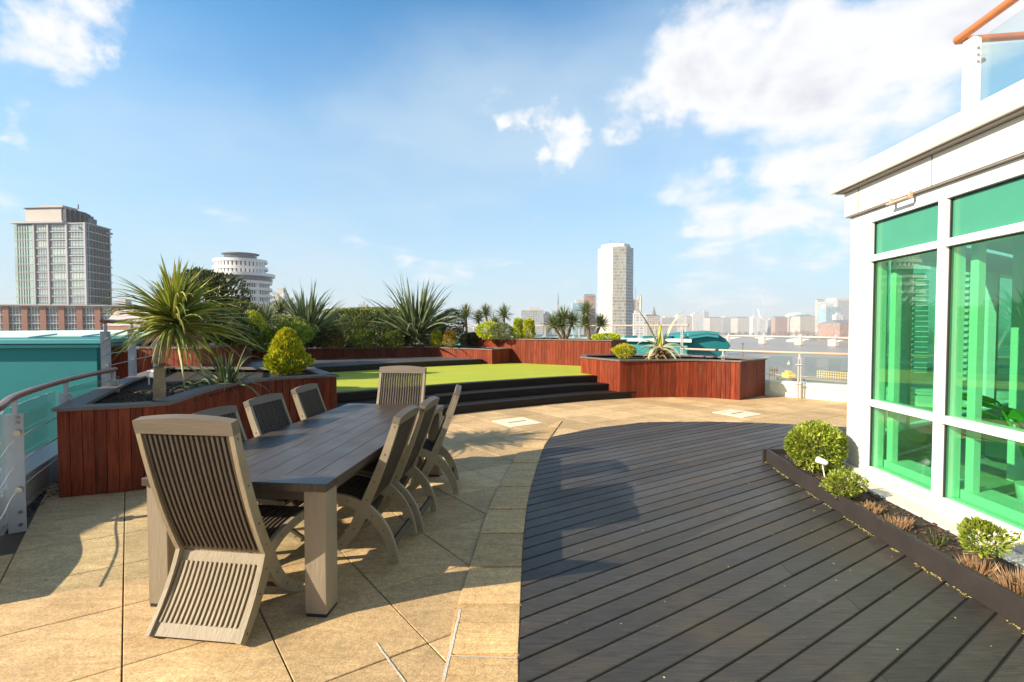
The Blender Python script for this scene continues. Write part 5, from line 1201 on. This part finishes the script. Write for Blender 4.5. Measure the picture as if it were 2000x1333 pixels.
BL = [(1018, 1062, 606, 800, 2, 'low grey block behind the cypress pair'), (1062, 1078, 613, 820, 3, 'small white block left of the largest yucca'), (1118, 1140, 592, 760, 4, 'pale blue glass block left of the forked yucca'), (1141, 1163, 577, 780, 1, 'brown block directly left of the slab tower'),
      (1238, 1262, 612, 700, 3, 'pale block at the foot of the gothic tower'), (1263, 1290, 618, 900, 0, 'cream block with a pale front right of the gothic tower'), (1292, 1322, 621, 1500, 2, 'grey hazy block left of the agave leaf'), (1322, 1338, 616, 1800, 3, 'hazy white block above the railing end'),
      (1340, 1352, 619, 2000, 0, 'hazy cream block above the teal pod'), (1353, 1372, 613, 2300, 3, 'hazy white block with stepped roof above the teal pod'), (1375, 1384, 609, 2200, 2, 'narrow hazy grey tower above the pod tip'), (1386, 1410, 622, 2100, 0, 'long low cream block right of the pod tip'),
      (1411, 1440, 620, 2600, 2, 'long grey hazy block over the bridge left end'), (1441, 1468, 622, 2400, 0, 'cream block above the first bridge arch'), (1470, 1480, 619, 1700, 3, 'narrow white block left of the white observation frame'), (1481, 1499, 622, 1900, 3, 'white block behind the white observation frame'),
      (1500, 1512, 625, 1750, 2, 'small grey block right of the white observation frame'), (1514, 1538, 621, 1650, 1, 'brownish block behind the bare trees'), (1540, 1562, 617, 1800, 0, 'cream block left of the pale domed hall'), (1563, 1592, 618, 1500, 0, 'cream civic block under the pale blue dome'),
      (1596, 1608, 586, 1700, 0, 'tall cream slab rising above the bare trees'), (1609, 1621, 612, 1500, 4, 'blue glass block right of the tall cream slab'), (1613, 1645, 600, 1350, 4, 'wide blue glass hospital block near the white building'), (1635, 1690, 587, 1500, 2, 'highest grey block right beside the white building corner'),
      (1632, 1646, 615, 1150, 3, 'small white and grey block over the red brick one'), (1640, 1700, 632, 1020, 1, 'red brick riverside block against the white building corner'), (1622, 1638, 628, 1080, 1, 'narrow brick block left of the riverside one'),
      (0, 0, 0, 0, 0, '')]
for x0, x1, yt, d, ci, lab in BL:
    if lab: block(x0, x1, yt, d, ci, lab, roof=(ci in (0, 1)))
BL2 = [(533, 556, 573, 420, 3, 'pale block right behind the round white building'), (556, 575, 590, 460, 3, 'lower pale block right of the round white building'), (700, 716, 595, 900, 2, 'tiny grey block above the hedge'), (222, 250, 596, 260, 2, 'grey block beyond the brick block'), (250, 300, 601, 300, 1, 'low brick block left of the cordyline crown')]
for x0, x1, yt, d, ci, lab in BL2: block(x0, x1, yt, d, ci, lab)
# dome
p = D(1572, 618, 1520); o = thing('domed_hall', 'pale blue shallow dome over the cream civic block', 'dome'); mb = MB(); w = 24*1520/FP
for i in range(5):
    a0 = i/5*math.pi/2; a1 = (i+1)/5*math.pi/2; n = 24
    vs = [(p.x+math.cos(2*math.pi*k/n)*w*math.cos(a), p.y+40+math.sin(2*math.pi*k/n)*w*math.cos(a)*.7, p.z+math.sin(a)*w*.38) for a in (a0, a1) for k in range(n)]; mb.add(vs, [(k, (k+1) % n, n+(k+1) % n, n+k) for k in range(n)])
mb.build('dome_shell', simple('pale_blue_copper', (.42, .62, .66), .5), o)
# white frame (observation wheel seen far off)
o = thing('observation_wheel', 'faint white wheel edge with slanting struts beyond the bridge', 'wheel'); p = D(1480, 640, 2000); mb = MB()
n = 40; Rw = 62; zc = D(1480, 603, 2000).z
mb.tube([(p.x+math.cos(2*math.pi*k/n)*10, p.y+math.cos(2*math.pi*k/n)*Rw, zc+math.sin(2*math.pi*k/n)*Rw) for k in range(n+1)], 0.45, 6); mb.build('rim', M['farwhite'], o)
mb = MB(); mb.tube([(p.x, p.y, zc), (p.x+22, p.y-20, ZL)], 2.4, 6); mb.tube([(p.x, p.y, zc), (p.x+34, p.y+20, ZL)], 2.4, 6); mb.build('strut', M['farwhite'], o)
# bridge
br = thing('arch_bridge', 'long pale multi-arch river bridge on stone piers', 'bridge'); dB = 980.0
pxs = [1370, 1424, 1494, 1566, 1634, 1700]; ZD = D(1494, 655.5, dB).z
Bp = [D(px, 640, dB-((px-1424)*.9 if px > 1424 else 0)) for px in pxs]
for i in range(5):
    a, b_ = Bp[i], Bp[i+1]; n = 14; top = []; vs = []
    for k in range(n+1):
        t = k/n; x = a.x+(b_.x-a.x)*t; y = a.y+(b_.y-a.y)*t; za = ZW+4+(ZD-3.0-ZW-4)*math.sin(math.pi*min(1, max(0, (t*.92+.04))))**.55
        for yy in (0, 14): vs += [(x, y+yy, za), (x, y+yy, za+2.0 if False else max(za+.1, ZD-1.5))]
    fs = []
    for k in range(n): q_ = 4*k; w_ = q_+4; fs += [(q_, w_, w_+1, q_+1), (q_+2, q_+3, w_+3, w_+2), (q_, q_+2, w_+2, w_)]
    mb = MB(); mb.add(vs, fs); mb.build('arch', M['farwhite'], br)
for p in Bp[1:5]:
    mb = MB(); mb.bbox((p.x, p.y+7, (ZW+ZD)/2), (9, 19, ZD-ZW+1), 1.5); mb.build('pier', M['concrete'], br); mb = MB(); mb.tube([(p.x, p.y+1, ZD+.5), (p.x, p.y+1, ZD+5)], [1.6, .8], 8); mb.build('finial', M['concrete'], br)
mb = MB()
for a, b_ in zip(Bp[:-1], Bp[1:]): e = b_-a; mb.box(((a.x+b_.x)/2, (a.y+b_.y)/2+7, ZD-.4), (e.length+1, 15, 2.2), math.atan2(e.y, e.x))
mb.build('deck', M['concrete'], br)
# bare trees on the banks
r = random.Random(90)
TL_ = [(px, 658-abs(px-1560)*.02, 1420) for px in range(1512, 1640, 11)]+[(px, 652, 1550) for px in range(1392, 1500, 13)]+[(px, 645, 1000) for px in range(1240, 1345, 15)]
ct = simple('bare_tree_twigs', (.26, .15, .11), .9, island=.4); cg = simple('winter_tree_green', (.14, .17, .09), .9, island=.4)
def far_tree(loc, h, m, lab, seed):
    rr_2 = random.Random(seed); o = thing('bank_tree', lab, 'tree', loc, 0, 'bare trees along the far river banks'); mb = MB(); mb.tube([(0, 0, 0), (0, 0, h*.5)], [.5, .3], 6); mb.build('trunk', M['stem'], o); mb = MB()
    for i in range(260): q = rv(rr_2); k = rr_2.uniform(.45, 1); leafq(mb, Vector((q.x*h*.42*k, q.y*h*.42*k, h*.6+q.z*h*.4*k)), rv(rr_2), h*.14, h*.05, rr_2)
    mb.build('crown', m, o, recalc=False); return o
protoT = [far_tree((0, 0, 0), 17, ct, 'bare reddish tree on the far river bank beyond the bridge', 1), far_tree((0, 0, 0), 13, cg, 'dull green tree on the far river bank', 2)]
first = [True, True]
for i, (px, py, d) in enumerate(TL_):
    k = 0 if px >= 1505 else 1; p = D(px, 640, d+r.uniform(-40, 40)); sc1 = r.uniform(.8, 1.2)
    lab = ['bare reddish tree in the row on the far bank right of the bridge middle', 'dull green tree in the row on the far bank at the left bridge end', 'dull green tree on the near bank behind the right planter and rail end'][k if px >= 1345 else 2]
    o = protoT[k]
    if first[k]: first[k] = False; o.location = (p.x, p.y, ZL); o['label'] = lab
    else: o = dup(o, (p.x, p.y, ZL), r.uniform(0, 3), lab)
    o.scale = (sc1,)*3
# river furniture: pontoon, barge, piles
o = thing('pontoon', 'long low grey pontoon with a yellow lattice gangway on the river', 'pontoon'); a = G(1575, 742, ZW); b_ = G(1690, 752, ZW); ang = math.atan2(b_.y-a.y, b_.x-a.x)
cx, cy = (a.x+b_.x)/2, (a.y+b_.y)/2; Lp = (b_-a).length
mb = MB(); mb.bbox((cx, cy, ZW+.9), (Lp, 9, 1.8), .4, ang); mb.build('hull', simple('pontoon_grey', (.22, .20, .18), .7), o)
mb = MB(); e = Vector((math.cos(ang), math.sin(ang), 0))
for k in range(16): c = Vector((cx, cy, 0))-e*(Lp*.3-k*Lp*.6/15); mb.box((c.x, c.y, ZW+4.0), (.35, .35, 4.4), ang)
for z in (3.2, 4.6, 6.1): c = Vector((cx, cy, 0)); mb.box((c.x, c.y, ZW+z), (Lp*.62, .3, .3), ang)
mb.build('gangway', simple('yellow_lattice', (.62, .45, .14), .6), o)
o = thing('work_barge', 'small yellow work barge with a boxy cabin on the water', 'barge'); a = G(1540, 744, ZW); o.location = a
mb = MB(); mb.bbox((0, 0, .8), (6.5, 16, 1.8), .6); mb.build('hull', simple('barge_dark', (.12, .11, .10), .6), o); mb = MB(); mb.bbox((0, 0, 3.2), (4.6, 7, 3.0), .2); mb.bbox((0, 0, 5.4), (3, 3.4, 1.4), .2); mb.build('cabin', simple('barge_yellow', (.75, .55, .10), .5), o)
o = thing('mooring_dolphin', 'cluster of brown mooring piles left of the yellow barge', 'mooring piles'); o.location = G(1510, 742, ZW); mb = MB()
for x in (-2.2, -.7, .8, 2.2): mb.tube([(x, 0, -1), (x, 0, 8)], .32, 8)
mb.box((0, 0, 6), (5.4, .9, .5)); mb.box((0, 0, 3), (5.4, .9, .5)); mb.build('piles', M['stem'], o)
o = thing('navigation_post', 'single tall brown marker post in the river above the handrail', 'marker post'); o.location = G(1450, 700, ZW); mb = MB(); mb.tube([(0, 0, -1), (0, 0, 16)], .7, 8); mb.box((0, 0, 15), (2.4, .4, 1.6)); mb.build('post', M['stem'], o)
o = thing('river_buoy', 'small pale buoy above the yellow barge', 'buoy'); o.location = G(1541, 712, ZW); mb = MB(); mb.tube([(0, 0, -.5), (0, 0, 1.2), (0, 0, 1.6), (0, 0, 3.4)], [1.6, 1.6, .7, .3], 12); mb.build('float', M['concrete'], o)
o = thing('river_boat', 'small white boat by the second bridge pier', 'boat'); o.location = G(1551, 668, ZW); mb = MB(); mb.bbox((0, 0, 2), (20, 30, 4.5), 1.2); mb.build('hull', M['farwhite'], o); mb = MB(); mb.bbox((0, 2, 5.4), (14, 16, 2.6), .4); mb.build('cabin', M['farwhite'], o)
# towers seen through the far windows of the room
def aptower(px0, px1, ytop, d, lab, mt):
    a = D(px0, 640, d); b_ = D(px1, 640, d); zt5 = D(px0, ytop, d).z; w = b_.x-a.x; o = thing('riverside_tower', lab, 'tower', ((a.x+b_.x)/2, d+w/2, ZL), R(-35)); h = zt5-ZL
    mb = MB(); mb.box((0, 0, h/2), (w*.8, w*.8, h)); mb.box((0, 0, h+2), (w*.6, w*.6, 4)); mb.build('wall', M[mt], o); mb = MB(); k = 0
    while k*3.2 < h: mb.box((-w*.12, -w*.42, k*3.2+1), (w*.28, w*.2, .5)); mb.box((-w*.12, -w*.50, k*3.2+1.8), (w*.28, .15, 1.0)); k += 1
    mb.build('balcony', M['farwhite'], o); mb = MB(); k = 0
    while k*3.2 < h: mb.box((0, 0, k*3.2), (w*.82, w*.82, .4)); k += 1
    mb.build('floor_band', M['farwhite'], o)
landp('east_quay', [(160, 150), (700, 150), (900, 400), (420, 420), (210, 300)])
aptower(1772, 1834, 545, 290, 'dark riverside tower with white balconies seen through the left green pane', 'winglass')
aptower(1880, 1945, 515, 240, 'cream riverside tower seen through the right green pane', 'concrete')
# haze
bpy.context.view_layer.update()
hz = MB(); hz.add([(x, y, z) for z in (ZW-6, 130) for x, y in ((-3500, -300), (3500, -300), (3500, 3600), (-3500, 3600))], [(3, 2, 1, 0), (4, 5, 6, 7), (0, 1, 5, 4), (1, 2, 6, 5), (2, 3, 7, 6), (3, 0, 4, 7)])
hm = bpy.data.materials.new('haze'); hm.use_nodes = True; ht = hm.node_tree; ht.nodes.clear()
pv = N(ht, 'ShaderNodeVolumePrincipled'); pv.inputs['Color'].default_value = (.93, .95, 1, 1); pv.inputs['Density'].default_value = 2.7e-4; pv.inputs['Anisotropy'].default_value = .0
N(ht, 'ShaderNodeOutputMaterial', inp={'Volume': pv.outputs[0]})
ho = hz.build('haze', hm); tag(ho, kind='stuff')
